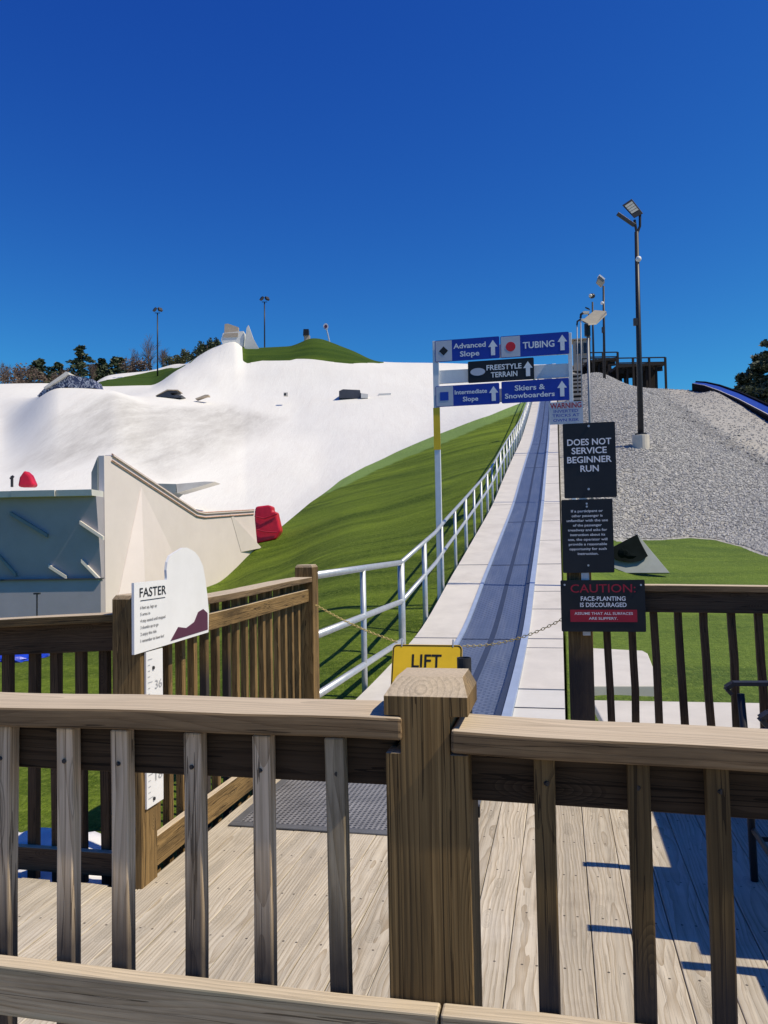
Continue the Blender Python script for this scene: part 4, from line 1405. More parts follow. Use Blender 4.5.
def pole(name, label, base, top, r0, r1, mat='dark_metal', group='light poles up the hill'):
    root = thing(name, label, 'lamp post', base, 0, group)
    m = MB()
    m.tube([base - Vector((0, 0, .5)), base.lerp(top, .5), top], r0, 12, r1=r1)
    m.build('shaft', M[mat], root, smooth=True)
    return root


pb = hit(641, 447, 12)
tp = P(636.5, 232, pb.y)
root = pole('light_pole', 'tall dark light pole with two floodlights on a concrete base in the gravel', pb, tp, .13, .085)
m = MB(); m.tube([pb - Vector((0, 0, .6)), pb + Vector((0, 0, .48))], .34, 20); m.build('concrete_base', M['concrete'], root, bevel=.02)
m = MB(); m.tube([pb + Vector((0, 0, .48)), pb + Vector((0, 0, .56))], .24, 16); m.build('base_plate', M['dark_metal'], root)
py = pb.y
for (pts) in (((637, 234), (635.5, 226), (634.5, 220)), ((637, 234), (640, 226), (640, 214))):
    m = MB(); m.tube([P(u, v, py) for (u, v) in pts], .055, 8); m.build('bracket', M['dark_metal'], root)
m = MB(); f_ = [P(u, v, py - .1) for (u, v) in ((622.3, 205.5), (632, 199), (643.2, 213.5), (634.2, 218.3))]
m.hull_prism(f_, [p + Vector((.02, .09, .05)) for p in f_]); hd_ = m.build('lamp_head', M['dark_metal'], root, bevel=.01)
for i in range(4):
    t0, t1 = .10 + i * .155, .10 + i * .155 + .13
    A, B, C_, E = f_[0].lerp(f_[3], t0), f_[0].lerp(f_[3], t1), f_[1].lerp(f_[2], t1), f_[1].lerp(f_[2], t0)
    qd = [A.lerp(E, .12), B.lerp(C_, .12), B.lerp(C_, .86), A.lerp(E, .86)]
    m = MB(); m.hull_prism([p + Vector((0, -.014, 0)) for p in qd], [p + Vector((0, -.001, 0)) for p in qd]); m.build('lens', M['lamp_face'], hd_)
m = MB(); m.bar(P(617.3, 213.6, py), P(634.6, 225.6, py), .14, .12, seg=2); m.build('lamp_head', M['dark_metal'], root, bevel=.01)
m = MB(); m.blob(P(638.5, 259, py - .12), (.12, .12, .12), 12, 8); m.build('camera_dome', M['white_sign'], root, smooth=True)
m = MB(); m.box(P(635.5, 322, py - .13), (.16, .12, .30)); m.build('junction_box', M['dark_metal'], root)

for (u, vb, vt, Y, lab, hd) in ((603.5, 383, 286, 70, 'tall dark light pole with a single floodlight beside the timber platform', 'a'), (592.5, 366, 302, 84, 'light pole with a round lamp head just left of the timber platform', 'b'), (588.8, 366, 314, 96, 'thin far light pole with a small pale lamp left of the flat panel lamp', 'c')):
    b_ = P(u + 1, vb, Y)
    gz = ground(b_.x, b_.y)
    b_ = Vector((b_.x, b_.y, gz))
    t_ = P(u, vt, Y)
    root = pole('light_pole', lab, b_, t_, .13, .09)
    if hd == 'a':
        m = MB(); f_ = [P(u, v, Y) for (u, v) in ((599.3, 275.2), (604.6, 279.5), (604.6, 283), (602.4, 286), (597.3, 281.4))]
        m.hull_prism(f_, [p + Vector((0, .5, 0)) for p in f_]); m.build('lamp_head', M['panel_under'], root)
        m = MB(); f_ = [P(u, v, Y - .05) for (u, v) in ((599, 275.4), (599.8, 274.2), (605.2, 278.6), (604.6, 279.8))]
        m.hull_prism(f_, [p + Vector((0, .6, 0)) for p in f_]); m.build('lamp_cover', M['white_sign'], root)
        m = MB(); m.blob(P(602.2, 303, Y - .2), (.16, .16, .14), 8, 6); m.build('camera_dome', M['white_sign'], root)
        m = MB(); m.box(P(603, 330, Y - .15), (.2, .2, .5)); m.build('junction_box', M['dark_metal'], root)
    elif hd == 'b':
        m = MB(); m.blob(P(592, 296, Y), (.34, .34, .26), 12, 8); m.build('lamp_head', M['dark_metal'], root, smooth=True)
        m = MB(); m.blob(P(590.5, 295.6, Y - .3), (.2, .12, .18), 10, 6); m.build('lens', M['lamp_face'], root, smooth=True)
    else:
        led_head(root, P(587.5, 308.5, Y), math.radians(60), math.radians(-60), 0, (.5, .5, .14), False)
# nearer slim poles with flat panel lamps
for (u, vt, Y, lab, r, big) in ((587.5, 326, 22, 'slim grey pole with a wide flat panel lamp behind the tall black signs', .036, 1), (580.6, 318, 44, 'slim pale pole with a small hooked lamp just right of the blue trail signs', .035, 0), (577, 325, 58, 'slimmest pale pole with a hooked lamp next to the tan tower', .04, 0)):
    t_ = P(u, vt, Y)
    b_ = P(u + (2 if big else .8), 420 if big else 395, Y)
    b_.z = ground(b_.x, b_.y)
    root = pole('light_pole', lab, b_, t_, r, r, 'pole_grey')
    if big:
        c = [P(582.5, 322, Y - .35), P(588.5, 325.2, Y - .5), P(596.5, 324.5, Y - .4), P(606.8, 314.6, Y + .2), P(606.5, 312.6, Y + .5), P(595, 311.6, Y + .5)]
        m = MB(); m.hull_prism(c, [p + Vector((0, .02, .05)) for p in c]); m.build('lamp_head', M['panel_under'], root)
        m = MB(); m.tube([P(587.5, 336, Y), P(587.2, 324, Y)], .085, 10); m.build('neck', M['dark_metal'], root)
    else:
        m = MB(); m.tube([t_, P(u + .3, vt - 3.5, Y), P(u + 3.2, vt - 5.5, Y)], .07, 8); m.build('lamp_arm', M['dark_metal'], root)
        m = MB(); m.box(P(u + 5, vt - 5.2, Y), (.34, .3, .10)); m.build('lamp_head', M['lamp_face'], root)
for (u, vb, vt, Y, lab) in ((157.5, 369, 313, 112, 'thin light pole with two lamp heads among the bare trees'), (264.5, 345, 302, 114, 'thin light pole with two lamp heads behind the pointed white fin')):
    b_ = P(u, vb, Y); b_.z = min(b_.z, ground(b_.x, b_.y))
    root = pole('light_pole', lab, b_, P(u, vt, Y), .11, .08, group='light poles on the snow hill')
    m = MB(); m.bar(P(u - 2.6, vt, Y), P(u + 2.6, vt, Y), .08, .08); m.build('crossarm', M['dark_metal'], root)
    for du in (-2.6, 2.6):
        led_head(root, P(u + du, vt - 3.4, Y), math.radians(20 * du), math.radians(-30), 0, (.62, .5, .3), False)

# ------------------------------------------------------------------ hill top on the right: tower, platform, stairs
Y = 104
c = P(581.3, 366, Y); gz = ground(c.x, c.y)
root = thing('lookout_tower', 'small tan booth tower at the top of the lift', 'tower', (c.x, c.y, gz), RZ)
zt = P(581, 337, Y).z
m = MB(); m.box((c.x, c.y, (gz - .5 + zt - .7) / 2), (2.0, 2.0, zt - .7 - gz + .5), rz=RZ); m.build('wall', M['tan_wall'], root)
for dx in (-.30, .62):
    m = MB(); o2 = Vector((dx * CS - 1.03 * SN, -dx * SN - 1.03 * CS, 0)); m.box((c.x + o2.x, c.y + o2.y, zt - 1.75), (.62, .06, 1.35), rz=RZ); w_ = m.build('window', M['glass'], root)
    m = MB(); m.box((c.x + o2.x, c.y + o2.y, zt - 2.5), (.74, .1, .08), rz=RZ); m.build('sill', M['tan_wall'], w_)
m = MB(); m.box((c.x, c.y, zt - .55), (2.5, 2.5, .16), rz=RZ); m.build('roof', M['tan_wall'], root)
for (u0, u1, v0, vtop, Y, lab) in ((585, 614, 364.5, 355.5, 98, 'dark timber platform with a railing beside the tan tower'), (613, 660.5, 369.5, 361, 92, 'wider dark timber platform with a railing at the right end of the hill top')):
    pL, pR = P(u0, v0, Y), P(u1, v0 - 3, Y)
    zt_ = P((u0 + u1) / 2, vtop, Y).z
    L = (pR - pL).length
    root = thing('timber_platform', lab, 'platform', (pL.x, pL.y, ground(pL.x, pL.y)), 0, 'timber platforms on the hill top')
    m = MB(); m.bar(pL, pR, 3.4, .3); m.build('floor', M['timber_black'], root)
    nps = 3 if L < 4.5 else 4
    for i in range(nps):
        for dy in (-1.6, 1.6):
            q = pL.lerp(pR, i / (nps - 1)) + Vector((0, dy, 0))
            m = MB(); m.bar(Vector((q.x, q.y, ground(q.x, q.y) - .6)), Vector((q.x, q.y, zt_)), .22, .22, up=(0, 1, 0)); m.build('post', M['timber_black'], root)
    for dz in (0, -.55):
        for dy in (-1.6, 1.6):
            m = MB(); m.bar(Vector((pL.x, pL.y + dy, zt_ + dz)), Vector((pR.x, pR.y + dy, zt_ + dz)), .12, .12); m.build('rail', M['timber_black'], root)
    for i in range(3 if L < 4.5 else 5):
        q0 = pL.lerp(pR, (i + .15) / (3 if L < 4.5 else 5)); q1 = pL.lerp(pR, (i + .85) / (3 if L < 4.5 else 5))
        m = MB(); m.bar(Vector((q0.x, q0.y - 1.2, q0.z - .15)), Vector((q0.x, q0.y - 1.2, ground(q0.x, q0.y) - .4)), .22, .22, up=(0, 1, 0)); m.bar(Vector((q0.x, q0.y - 1.1, q0.z - .5)), Vector((q1.x, q1.y - 1.1, q1.z - .5)), .1, .5); m.build('bracing', M['timber_black'], root)
    # the dark board skirt between the posts
    m = MB()
    n_ = 12
    for i in range(n_):
        q = pL.lerp(pR, (i + .5) / n_)
        zb = ground(q.x, q.y) - .3
        if i in (1, 2) and L < 4.5 or i in (3, 4, 5) and L > 4.5:
            zb = q.z - .9
        m.box((q.x, q.y + 1.2, (q.z - .16 + zb) / 2), (L / n_ * .98, .08, abs(q.z - .16 - zb)))
    m.build('skirt', M['timber_black'], root)
sb = hit(577, 402, 30)
root = thing('stairs', 'wooden steps climbing the gravel beside the top of the lift', 'stairs', sb, RZ)
for v in (368.6, 373.5, 378.5, 383, 387, 391, 395.3, 400, 405):
    q = hit(577, v, 30)
    w_ = 9.5 * q.y / 800
    m = MB(); m.box(q + Vector((0, .35, .42)), (w_, .7, .16), rz=RZ); m.build('tread', M['tan_wall'], root)
    m = MB(); m.box(q + Vector((0, .12, .13)), (w_ * .96, .1, .42), rz=RZ); m.build('riser', M['timber_black'], root)

# ------------------------------------------------------------------ blue tubing lane on the right hill
LQ = (((900, 492, 33), (906, 478, 37)), ((840, 456, 40), (844, 443, 44.5)), ((800, 436.5, 45), (803, 425, 49.5)), ((775, 424, 49.5), (777, 412.5, 54)), ((757, 414, 54.5), (759, 404, 60)), ((738, 403.5, 60.5), (740, 395.4, 66)), ((718, 394.2, 67), (720, 388.2, 74)), ((704, 388.6, 73), (706, 385, 80)), ((692, 386.2, 79), (696, 384.2, 86)))
lpq = [(P(*a), P(*b)) for a, b in LQ]
root = thing('tubing_lane', 'blue tubing lane with black edges running down the right gravel hill', 'tubing lane', lpq[0][0], 0)


def lane(t0, t1, z0, z1, mat, name):
    m = MB()
    V, FA = [], []
    for (A, B) in lpq:
        for (t, z) in ((t0, z0), (t1, z0), (t1, z1), (t0, z1)):
            q = A.lerp(B, t)
            V.append((q.x, q.y, q.z + z))
    n = len(lpq)
    for i in range(n - 1):
        for j in range(4):
            FA.append((i * 4 + j, i * 4 + (j + 1) % 4, i * 4 + 4 + (j + 1) % 4, i * 4 + 4 + j))
    FA.append((3, 2, 1, 0)); FA.append(tuple((n - 1) * 4 + j for j in range(4)))
    m.add(V, FA)
    return m.build(name, M[mat], root)


lane(-.02, .12, -1.0, .26, 'lane_edge', 'edge')
lane(.121, .17, -1.0, .28, 'white_plastic', 'edge_cap')
lane(.171, .86, -1.0, .24, 'lane_blue', 'lane_mat')
lane(.861, 1.0, -1.0, .36, 'lane_edge', 'edge')

# scattered dark stones along the crease of the gravel
m = MB()
cr = [hit(u, v, 20) for (u, v) in ((650, 393), (672, 403), (694, 420), (715, 434), (735, 447), (752, 458), (768, 466))]
for i in range(95):
    k = rnd.randrange(len(cr) - 1)
    p = cr[k].lerp(cr[k + 1], rnd.random()) + Vector((rnd.gauss(0, .7), rnd.gauss(0, .9), 0))
    r = rnd.uniform(.03, .12)
    m.blob((p.x, p.y, ground(p.x, p.y) + .02), (r, r * .8, r * .6), 5, 3, .25)
kind(m.build('rubble', M['stone']), 'stuff')
# loose stones over the face of the gravel hill
rs = np.random.RandomState(3)
n_ = 60000
uu = rs.uniform(570, 860, n_)
yy = 20 * np.exp(rs.uniform(0, 1, n_) ** 1.3 * math.log(4.2))
kk = (uu - 384) / F
xx = kk * yy
inside = (sdf(xx, yy, gravel_poly) > .15) & (sdf(xx, yy, [xy(hit(u, v, 20)) for (u, v) in ((662, 392), (694, 420), (735, 447), (768, 466))] + [(40, 42), (60, 60), (60, 110), kp(660, 104)]) < rs.uniform(-.8, 1.2, n_) + 60 * (rs.rand(n_) < .3))
uu, yy, kk, xx = uu[inside], yy[inside], kk[inside], xx[inside]
A_ = pchip(LY, KZ.T, np.log(yy))
mm_ = np.array([float(pchip(KU, A_[i], np.array([kk[i]]))[0]) for i in range(len(yy))]) if False else None
order = np.argsort(kk)
zz_ = np.empty(len(yy))
jj = np.clip(np.searchsorted(ks, kk) - 1, 0, nk - 2)
ii = np.clip(np.searchsorted(ys, yy) - 1, 0, ny - 2)
tx = (kk - ks[jj]) / (ks[jj + 1] - ks[jj])
ty = (yy - ys[ii]) / (ys[ii + 1] - ys[ii])
zz_ = (GZ[ii, jj] * (1 - tx) + GZ[ii, jj + 1] * tx) * (1 - ty) + (GZ[ii + 1, jj] * (1 - tx) + GZ[ii + 1, jj + 1] * tx) * ty
base_v = np.array([(1, 0, 0), (0, 1, 0), (-1, 0, 0), (0, -1, 0), (0, 0, 1), (0, 0, -.6)], float)
base_f = np.array([(0, 1, 4), (1, 2, 4), (2, 3, 4), (3, 0, 4), (1, 0, 5), (2, 1, 5), (3, 2, 5), (0, 3, 5)])
cnt = len(yy)
rad_ = rs.uniform(.022, .06, cnt) * (yy / 25) ** .35
ang = rs.uniform(0, 6.28, cnt)
jit = base_v[None] * (1 + rs.uniform(-.35, .35, (cnt, 6, 3)))
ca, sa = np.cos(ang)[:, None], np.sin(ang)[:, None]
VX = (jit[:, :, 0] * ca - jit[:, :, 1] * sa) * rad_[:, None] + xx[:, None]
VY = (jit[:, :, 0] * sa + jit[:, :, 1] * ca) * rad_[:, None] + yy[:, None]
VZ = jit[:, :, 2] * rad_[:, None] * .8 + zz_[:, None] + .01
VV = np.stack([VX, VY, VZ], -1).reshape(-1, 3)
FF = (base_f[None] + (np.arange(cnt) * 6)[:, None, None]).reshape(-1, 3)
me = bpy.data.meshes.new('gravel')
me.from_pydata(VV.tolist(), [], FF.tolist())
me.materials.append(M['stones'])
at = me.attributes.new('tone', 'FLOAT', 'POINT')
at.data.foreach_set('value', np.repeat(rs.uniform(0, 1, cnt), 6).tolist())
o = bpy.data.objects.new('gravel', me)
COL.objects.link(o)
kind(o, 'stuff')

# ------------------------------------------------------------------ snow hill features
def slab(root, px, Y, thick, mat, name='body', dz=0.0, bevel=0.0):
    """an outline standing at depth Y, with real thickness away from the camera"""
    m = MB()
    f_ = [P(u, v, Y) for (u, v) in px]
    m.hull_prism(f_, [p + Vector((0, thick, dz)) for p in f_])
    return m.build(name, M[mat], root, bevel=bevel)


q = P(70, 390, 70)
root = thing('snow_feature', 'long dark scribbled box with a white top on the crest of the left mound', 'ramp box', q, 0)
slab(root, [(37, 396), (45, 387.5), (67, 374.5), (68, 386), (52, 394)], 70.5, 2.6, 'graffiti', 'side')
slab(root, [(67.1, 374.5), (92, 379), (95.5, 388), (82, 388), (68.1, 387.5)], 70.4, 2.4, 'graffiti', 'side')
slab(root, [(43.5, 387.4), (66, 371.5), (68.5, 372.2), (68.5, 374.2), (45, 389)], 70.2, 2.8, 'white_plastic', 'top')
q = P(352, 395, 80)
root = thing('snow_feature', 'dark grey box jump in the middle of the white slope', 'ramp box', q, 0)
slab(root, [(339, 398), (339, 391), (343, 389.2), (360, 390), (360.5, 393), (365, 394), (365, 398.5)], 81, 2.2, 'box_dark', 'body')
slab(root, [(361, 393.2), (368, 394), (368, 398), (361, 398)], 80.7, 1.5, 'pale_plastic', 'end_ramp')
q = P(384, 396, 82)
root = thing('snow_feature', 'thin rail feature on two bent legs right of the dark box jump', 'rail feature', q, 0)
slab(root, [(378.5, 393.6), (391, 393), (391, 395.8), (378.5, 396)], 82, .5, 'pale_plastic', 'rail')
for u in (380, 384.5):
    m = MB(); m.tube([P(u + 1, 395.5, 82.2), P(u - .3, 402, 82), P(u, 409, 81.6)], .12, 6); m.build('leg', M['dark_metal'], root)
q = P(420, 377, 92)
root = thing('snow_feature', 'small pale kinked rail near the top of the white slope beside the trail signs', 'rail feature', q, 0)
slab(root, [(413.5, 379.5), (424, 374.2), (430, 372.8), (430.5, 375.8), (425, 376.3), (415, 381.2)], 93, .5, 'pale_plastic', 'rail')
m = MB(); m.tube([P(416, 379.5, 93.2), P(416, 383, 93.2)], .08, 6); m.build('leg', M['dark_metal'], root)
q = P(168, 393, 88)
root = thing('snow_feature', 'low dark wedge box on the snow left of the big ramp', 'ramp box', q, 0)
slab(root, [(156, 396), (167, 390.2), (177, 390.4), (177, 392), (170, 393), (172, 395.2), (182, 395.2), (181, 397.5), (157, 397.6)], 80.5, 1.6, 'box_dark', 'body')
slab(root, [(155.5, 395.6), (167, 389.4), (178, 389.6), (178, 390.3), (167, 390.1)], 80.3, 1.9, 'tan_wall', 'top')
q = P(202, 397, 88)
root = thing('snow_feature', 'small flat rail on the snow just right of the dark wedge box', 'rail feature', q, 0)
slab(root, [(195, 398.5), (205, 394.6), (208.5, 394.6), (208.5, 396), (206, 396), (196, 399.6)], 80.6, .8, 'tan_wall', 'body')
q = P(285, 394, 80)
root = thing('marker', 'tiny white marker block with a dark face standing alone on the slope', 'marker', q, 0)
slab(root, [(283.6, 396), (283.6, 392.4), (287.8, 392.4), (287.8, 396)], 81, .4, 'white_plastic', 'block')
slab(root, [(284.2, 395.4), (284.2, 393.2), (286, 393.2), (286, 395.4)], 80.95, .045, 'black_print', 'face')
# wedge ramp seen above the beige wing wall
q = P(185, 490, 33)
root = thing('snow_feature', 'low white wedge ramp seen just above the beige wing wall', 'ramp', q, 0)
slab(root, [(150, 497), (157, 483.5), (176, 484), (176, 492), (170, 497)], 36.0, 1.4, 'slab_grey', 'dark_side')
slab(root, [(176.2, 484), (205, 481.5), (215, 481.8), (197, 487.2), (177, 493)], 36.0, 1.3, 'white_plastic', 'deck')

# start platform at the head of the roll-in
q = P(234, 338, 108)
root = thing('start_platform', 'small white start platform at the head of the long roll-in ramp', 'platform', (q.x, q.y, q.z), 0)
slab(root, [(221, 340), (223, 333), (243.5, 331), (244, 337), (240, 366), (230, 352), (224, 347)], 106.5, 3.0, 'snow', 'body')
slab(root, [(224.2, 333), (224.6, 324), (228, 323.6), (238.4, 327.2), (238.4, 331.4)], 107.4, .5, 'tan_wall', 'back_wall')
slab(root, [(223.6, 337.2), (224, 333.4), (238, 332.6), (238, 336.6)], 106.4, .08, 'tan_wall', 'front_board')
q = P(252, 350, 106)
root = thing('fin', 'pointed off-white triangular fin beside the start platform', 'fin wall', (q.x, q.y, q.z), 0)
slab(root, [(244, 351), (246.5, 328), (248.3, 325), (253, 338), (260, 350.5)], 106.2, .6, 'pale_plastic', 'body')
q = P(305, 335, 113)
root = thing('chimney', 'small dark topped pillar behind the green mound', 'pillar', (q.x, q.y, ground(q.x, q.y)), 0)
slab(root, [(304, 346), (304, 335), (309.5, 335), (309.5, 346)], 113, 1.0, 'tan_wall', 'base')
slab(root, [(303, 335), (303.4, 329), (308.6, 329), (308.6, 335)], 112.8, 1.1, 'black_print', 'cap')
q = P(326, 335, 112)
root = thing('sign', 'small round sign on a thin post behind the green mound', 'sign', (q.x, q.y, ground(q.x, q.y)), 0)
slab(root, [(325.8 + 2.6 * math.cos(t), 326.4 + 3.2 * math.sin(t)) for t in [2 * math.pi * k / 14 for k in range(14)]], 112, .1, 'grey_sign', 'disc')
slab(root, [(325.8 + 1.4 * math.cos(t), 326.4 + 1.7 * math.sin(t)) for t in [2 * math.pi * k / 14 for k in range(14)]], 111.95, .04, 'maroon', 'symbol')
m = MB(); m.tube([P(326.5, 329, 112.1), P(330, 344, 112.1)], .1, 6); m.build('post', M['galv'], root)

# ------------------------------------------------------------------ the quarter pipe building and its wing wall
WB = -11.1
wa0 = 17.85
corner = D(wa0, WB)
zt = P(104, 492, corner.y).z
zbase = ground(corner.x, corner.y) - .3
wl = Vector((-1, .05, 0)).normalized()
root = thing('ramp_wall', 'big off-white ramp wall in blue shade at the left edge, with slanted fins', 'ramp wall', (corner.x, corner.y, zbase), 0)
L = 16.0
m = MB()
z_mid = P(60, 578.5, corner.y).z
nrm = Vector((wl.y, -wl.x, 0))
nrm = nrm if nrm.y < 0 else -nrm


def wp(s, z, d=0.0):
    lean = max(0.0, z - z_mid) * .16
    return Vector((corner.x, corner.y, z)) + wl * s + nrm * (d + lean)


m.hull_prism([wp(0, z_mid), wp(L, z_mid), wp(L, zt - .12), wp(0, zt - .12)], [wp(0, z_mid, -2.2), wp(L, z_mid, -2.2), wp(L, zt - .12, -2.2), wp(0, zt - .12, -2.2)])
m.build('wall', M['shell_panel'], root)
m = MB()
m.hull_prism([wp(-.02, zbase, .10), wp(L, zbase, .10), wp(L, z_mid - .03, .10), wp(-.02, z_mid - .03, .10)], [wp(-.02, zbase, -2.2), wp(L, zbase, -2.2), wp(L, z_mid - .03, -2.2), wp(-.02, z_mid - .03, -2.2)])
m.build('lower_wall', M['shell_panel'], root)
m = MB()
m.hull_prism([wp(-.06, z_mid - .03, .16), wp(L, z_mid - .03, .16), wp(L, z_mid, .16), wp(-.06, z_mid, .16)], [wp(-.06, z_mid - .03, 0.0), wp(L, z_mid - .03, 0.0), wp(L, z_mid, 0.0), wp(-.06, z_mid, 0.0)])
m.build('ledge', M['box_dark'], root)
seg = [0, .9, 2.0, 3.6, 5.2, 7.6, 10, 13, 16]
for i in range(len(seg) - 1):
    m = MB()
    d = .26 if i % 2 else .22
    m.hull_prism([wp(seg[i] + .01, zt - .12 + .002, d), wp(seg[i + 1] - .01, zt - .12 + .002, d), wp(seg[i + 1] - .01, zt + .03, d), wp(seg[i] + .01, zt + .03, d)],
                 [wp(seg[i] + .01, zt - .12 + .002, -2.3), wp(seg[i + 1] - .01, zt - .12 + .002, -2.3), wp(seg[i + 1] - .01, zt + .03, -2.3), wp(seg[i] + .01, zt + .03, -2.3)])
    m.build('coping', M['pale_plastic'], root)
Yw = corner.y


def onwall(u, v):
    p = P(u, v, Yw + (corner.x - 0) * 0)
    s = (corner.x - p.x) / abs(wl.x)
    p2 = P(u, v, wp(s, 0).y)
    return ((corner.x - p2.x) / abs(wl.x), p2.z)


for (u0, v0, u1, v1) in ((17, 512, 52, 534), (85, 521, 107, 536.5), (51, 564, 68, 575.5), (84, 559, 101, 578), (0, 551, 18, 573)):
    s0, z0 = onwall(u0, v0); s1, z1 = onwall(u1, v1)
    m = MB()
    A, B = wp(s0, z0), wp(s1, z1)
    dn = Vector((0, 0, -.085))
    m.hull_prism([A + nrm * .001, B + nrm * .001, B + dn + nrm * .001, A + dn + nrm * .001], [A + nrm * .10, B + nrm * .10, B + dn + nrm * .10, A + dn + nrm * .10])
    m.build('fin', M['slab_grey'] if u0 < 20 else M['white_plastic'], root)  # left fins get a dark material in place of their shade
# small stake in front of it
sk = P(37, 612, 17.6)
root2 = thing('stake', 'thin dark stake with a flat cap in front of the shaded ramp wall', 'stake', (sk.x, sk.y, ground(sk.x, sk.y)), 0)
m = MB(); m.tube([(sk.x, sk.y, ground(sk.x, sk.y) - .2), (sk.x, sk.y, P(37, 594, 17.6).z)], .016, 8); m.build('rod', M['dark_metal'], root2)
m = MB(); m.box((sk.x, sk.y, P(37, 593.6, 17.6).z), (.12, .1, .035)); m.build('cap', M['dark_metal'], root2)

root = thing('wing_wall', 'sunlit beige wing wall with a sloping copper edge beside the ramp wall', 'ramp wall', (corner.x, corner.y, zbase), RZ)


def onwing(u, v, d=0.0):
    return PB(u, v, WB + d)


top_px = [(104, 455.5), (112, 456), (197, 512.5), (205, 514), (254, 511)]
bot_px = [(257.5, 548), (240, 566), (222, 590), (165, 640), (106, 650)]
f_ = [onwing(u, v) for (u, v) in top_px + bot_px]
bk = [p + D(0, -.16) for p in f_]
m = MB(); m.hull_prism(f_, bk); m.build('wall', M['beige_panel'], root)
# creased facets standing proud of the wall
for (px, tip) in (([(141, 487), (127, 625), (116, 606)], (0, .55, 0)), ([(141, 487), (180, 568), (165, 622), (127, 625)], (0, 0, .05, .55)), ([(230, 513), (257, 548), (241, 552)], (0, .18, 0))):
    base_ = [onwing(u, v, .002) for (u, v) in px]
    m = MB()
    V = base_ + [base_[i] + D(0, tip[i] + .01) for i in range(len(base_))]
    n_ = len(base_)
    FA = [tuple(range(n_)), tuple(reversed(range(n_, 2 * n_)))] + [(i, n_ + i, n_ + (i + 1) % n_, (i + 1) % n_) for i in range(n_)]
    m.add(V, FA)
    m.build('facet', M['beige_panel'], root)
for dz in (0, .16):
    m = MB()
    m.tube([onwing(u, v, .03) + Vector((0, 0, .05 - dz)) for (u, v) in top_px[1:]], .02, 8)
    m.build('coping_pipe', M['copper'], root)
m = MB()
m.hull_prism([p + D(0, .05) + Vector((0, 0, .03)) for p in f_[1:5]] + [p + D(0, .05) + Vector((0, 0, .0)) for p in reversed(f_[1:5])], [p + D(0, -.2) + Vector((0, 0, .03)) for p in f_[1:5]] + [p + D(0, -.2) + Vector((0, 0, .0)) for p in reversed(f_[1:5])])
m.build('cap_board', M['beige_panel'], root)
p_ = onwing(103.5, 456)
m = MB(); m.hull_prism([p_ + D(0, -.17, -.02), p_ + D(0, -.34, -.40), p_ + D(0, -.34, -.95), p_ + D(0, -.17, -.95)], [p_ + D(.5, -.17, -.02), p_ + D(.5, -.34, -.40), p_ + D(.5, -.34, -.95), p_ + D(.5, -.17, -.95)])
m.build('end_block', M['slab_grey'], root)

# red pads
def pad(label, px, Y, thick, dx=.0):
    q = P(px[0][0], px[0][1], Y)
    m = MB()
    f_ = [P(u, v, Y) for (u, v) in px]
    n_ = len(f_)
    m.hull_prism(f_, [p + Vector((dx, thick, 0)) for p in f_])
    root = thing('crash_pad', label, 'pad', (q.x, q.y, q.z), 0, 'red crash pads')
    m.build('cushion', M['red_pad'], root, bevel=.06)
    return root


pr = pad('red vinyl crash pad leaning on the right end of the beige wing wall', [(254.5, 544), (254.5, 510.5), (256, 506.5), (268, 505), (272, 506), (272.5, 511.5), (276, 511.5), (280.5, 531), (276, 539)], 30.6, .8)
m = MB()
for (v0, v1) in ((516, 512.5), (529, 531)):
    m.tube([P(254, v0, 30.55), P(264, v0 + 2.5, 30.52), P(277, v1 + 1.5, 30.55)], .025, 6)
m.build('strap', M['red_sign'], pr)
pr = pad('small red pointed crash pad on top of the shaded ramp wall', [(17.5, 485), (19, 477), (24, 470), (29.5, 475), (33.5, 484), (33, 487), (18, 487)], 20.9, .3)
root = thing('tap', 'small dark post on top of the ramp wall beside the red pad', 'post', P(12, 484, 20.9), 0)
m = MB(); m.tube([P(12, 487, 20.9), P(12, 476, 20.9)], .035, 8); m.build('stem', M['dark_metal'], root)
m = MB(); m.tube([P(10.5, 479, 20.9), P(13.5, 476, 20.9)], .035, 8); m.build('arm', M['dark_metal'], root)

# ------------------------------------------------------------------ loose things on the turf
def sheet_mesh(pts_uv, z0, amp, nx=18, ny_=14, thick=.012):
    """a crumpled sheet over a quad of deck-frame points"""
    (A, B, C, E) = pts_uv
    V, FA = [], []
    for i in range(ny_ + 1):
        for j in range(nx + 1):
            s, t = j / nx, i / ny_
            p = (Vector(A) * (1 - s) + Vector(B) * s) * (1 - t) + (Vector(E) * (1 - s) + Vector(C) * s) * t
            q = D(p.x, p.y)
            ed = amp * (abs(mnoise.noise((p.x * 3, p.y * 3, 1))) + .5 * abs(mnoise.noise((p.x * 8, p.y * 8, 5))))
            V.append((q.x + .03 * mnoise.noise((p.x * 5, p.y * 5, 7)), q.y, z0(q.x, q.y) + .012 + ed))
    for i in range(ny_):
        for j in range(nx):
            k = i * (nx + 1) + j
            FA.append((k, k + 1, k + nx + 2, k + nx + 1))
    m = MB(); m.add(V, FA)
    return m


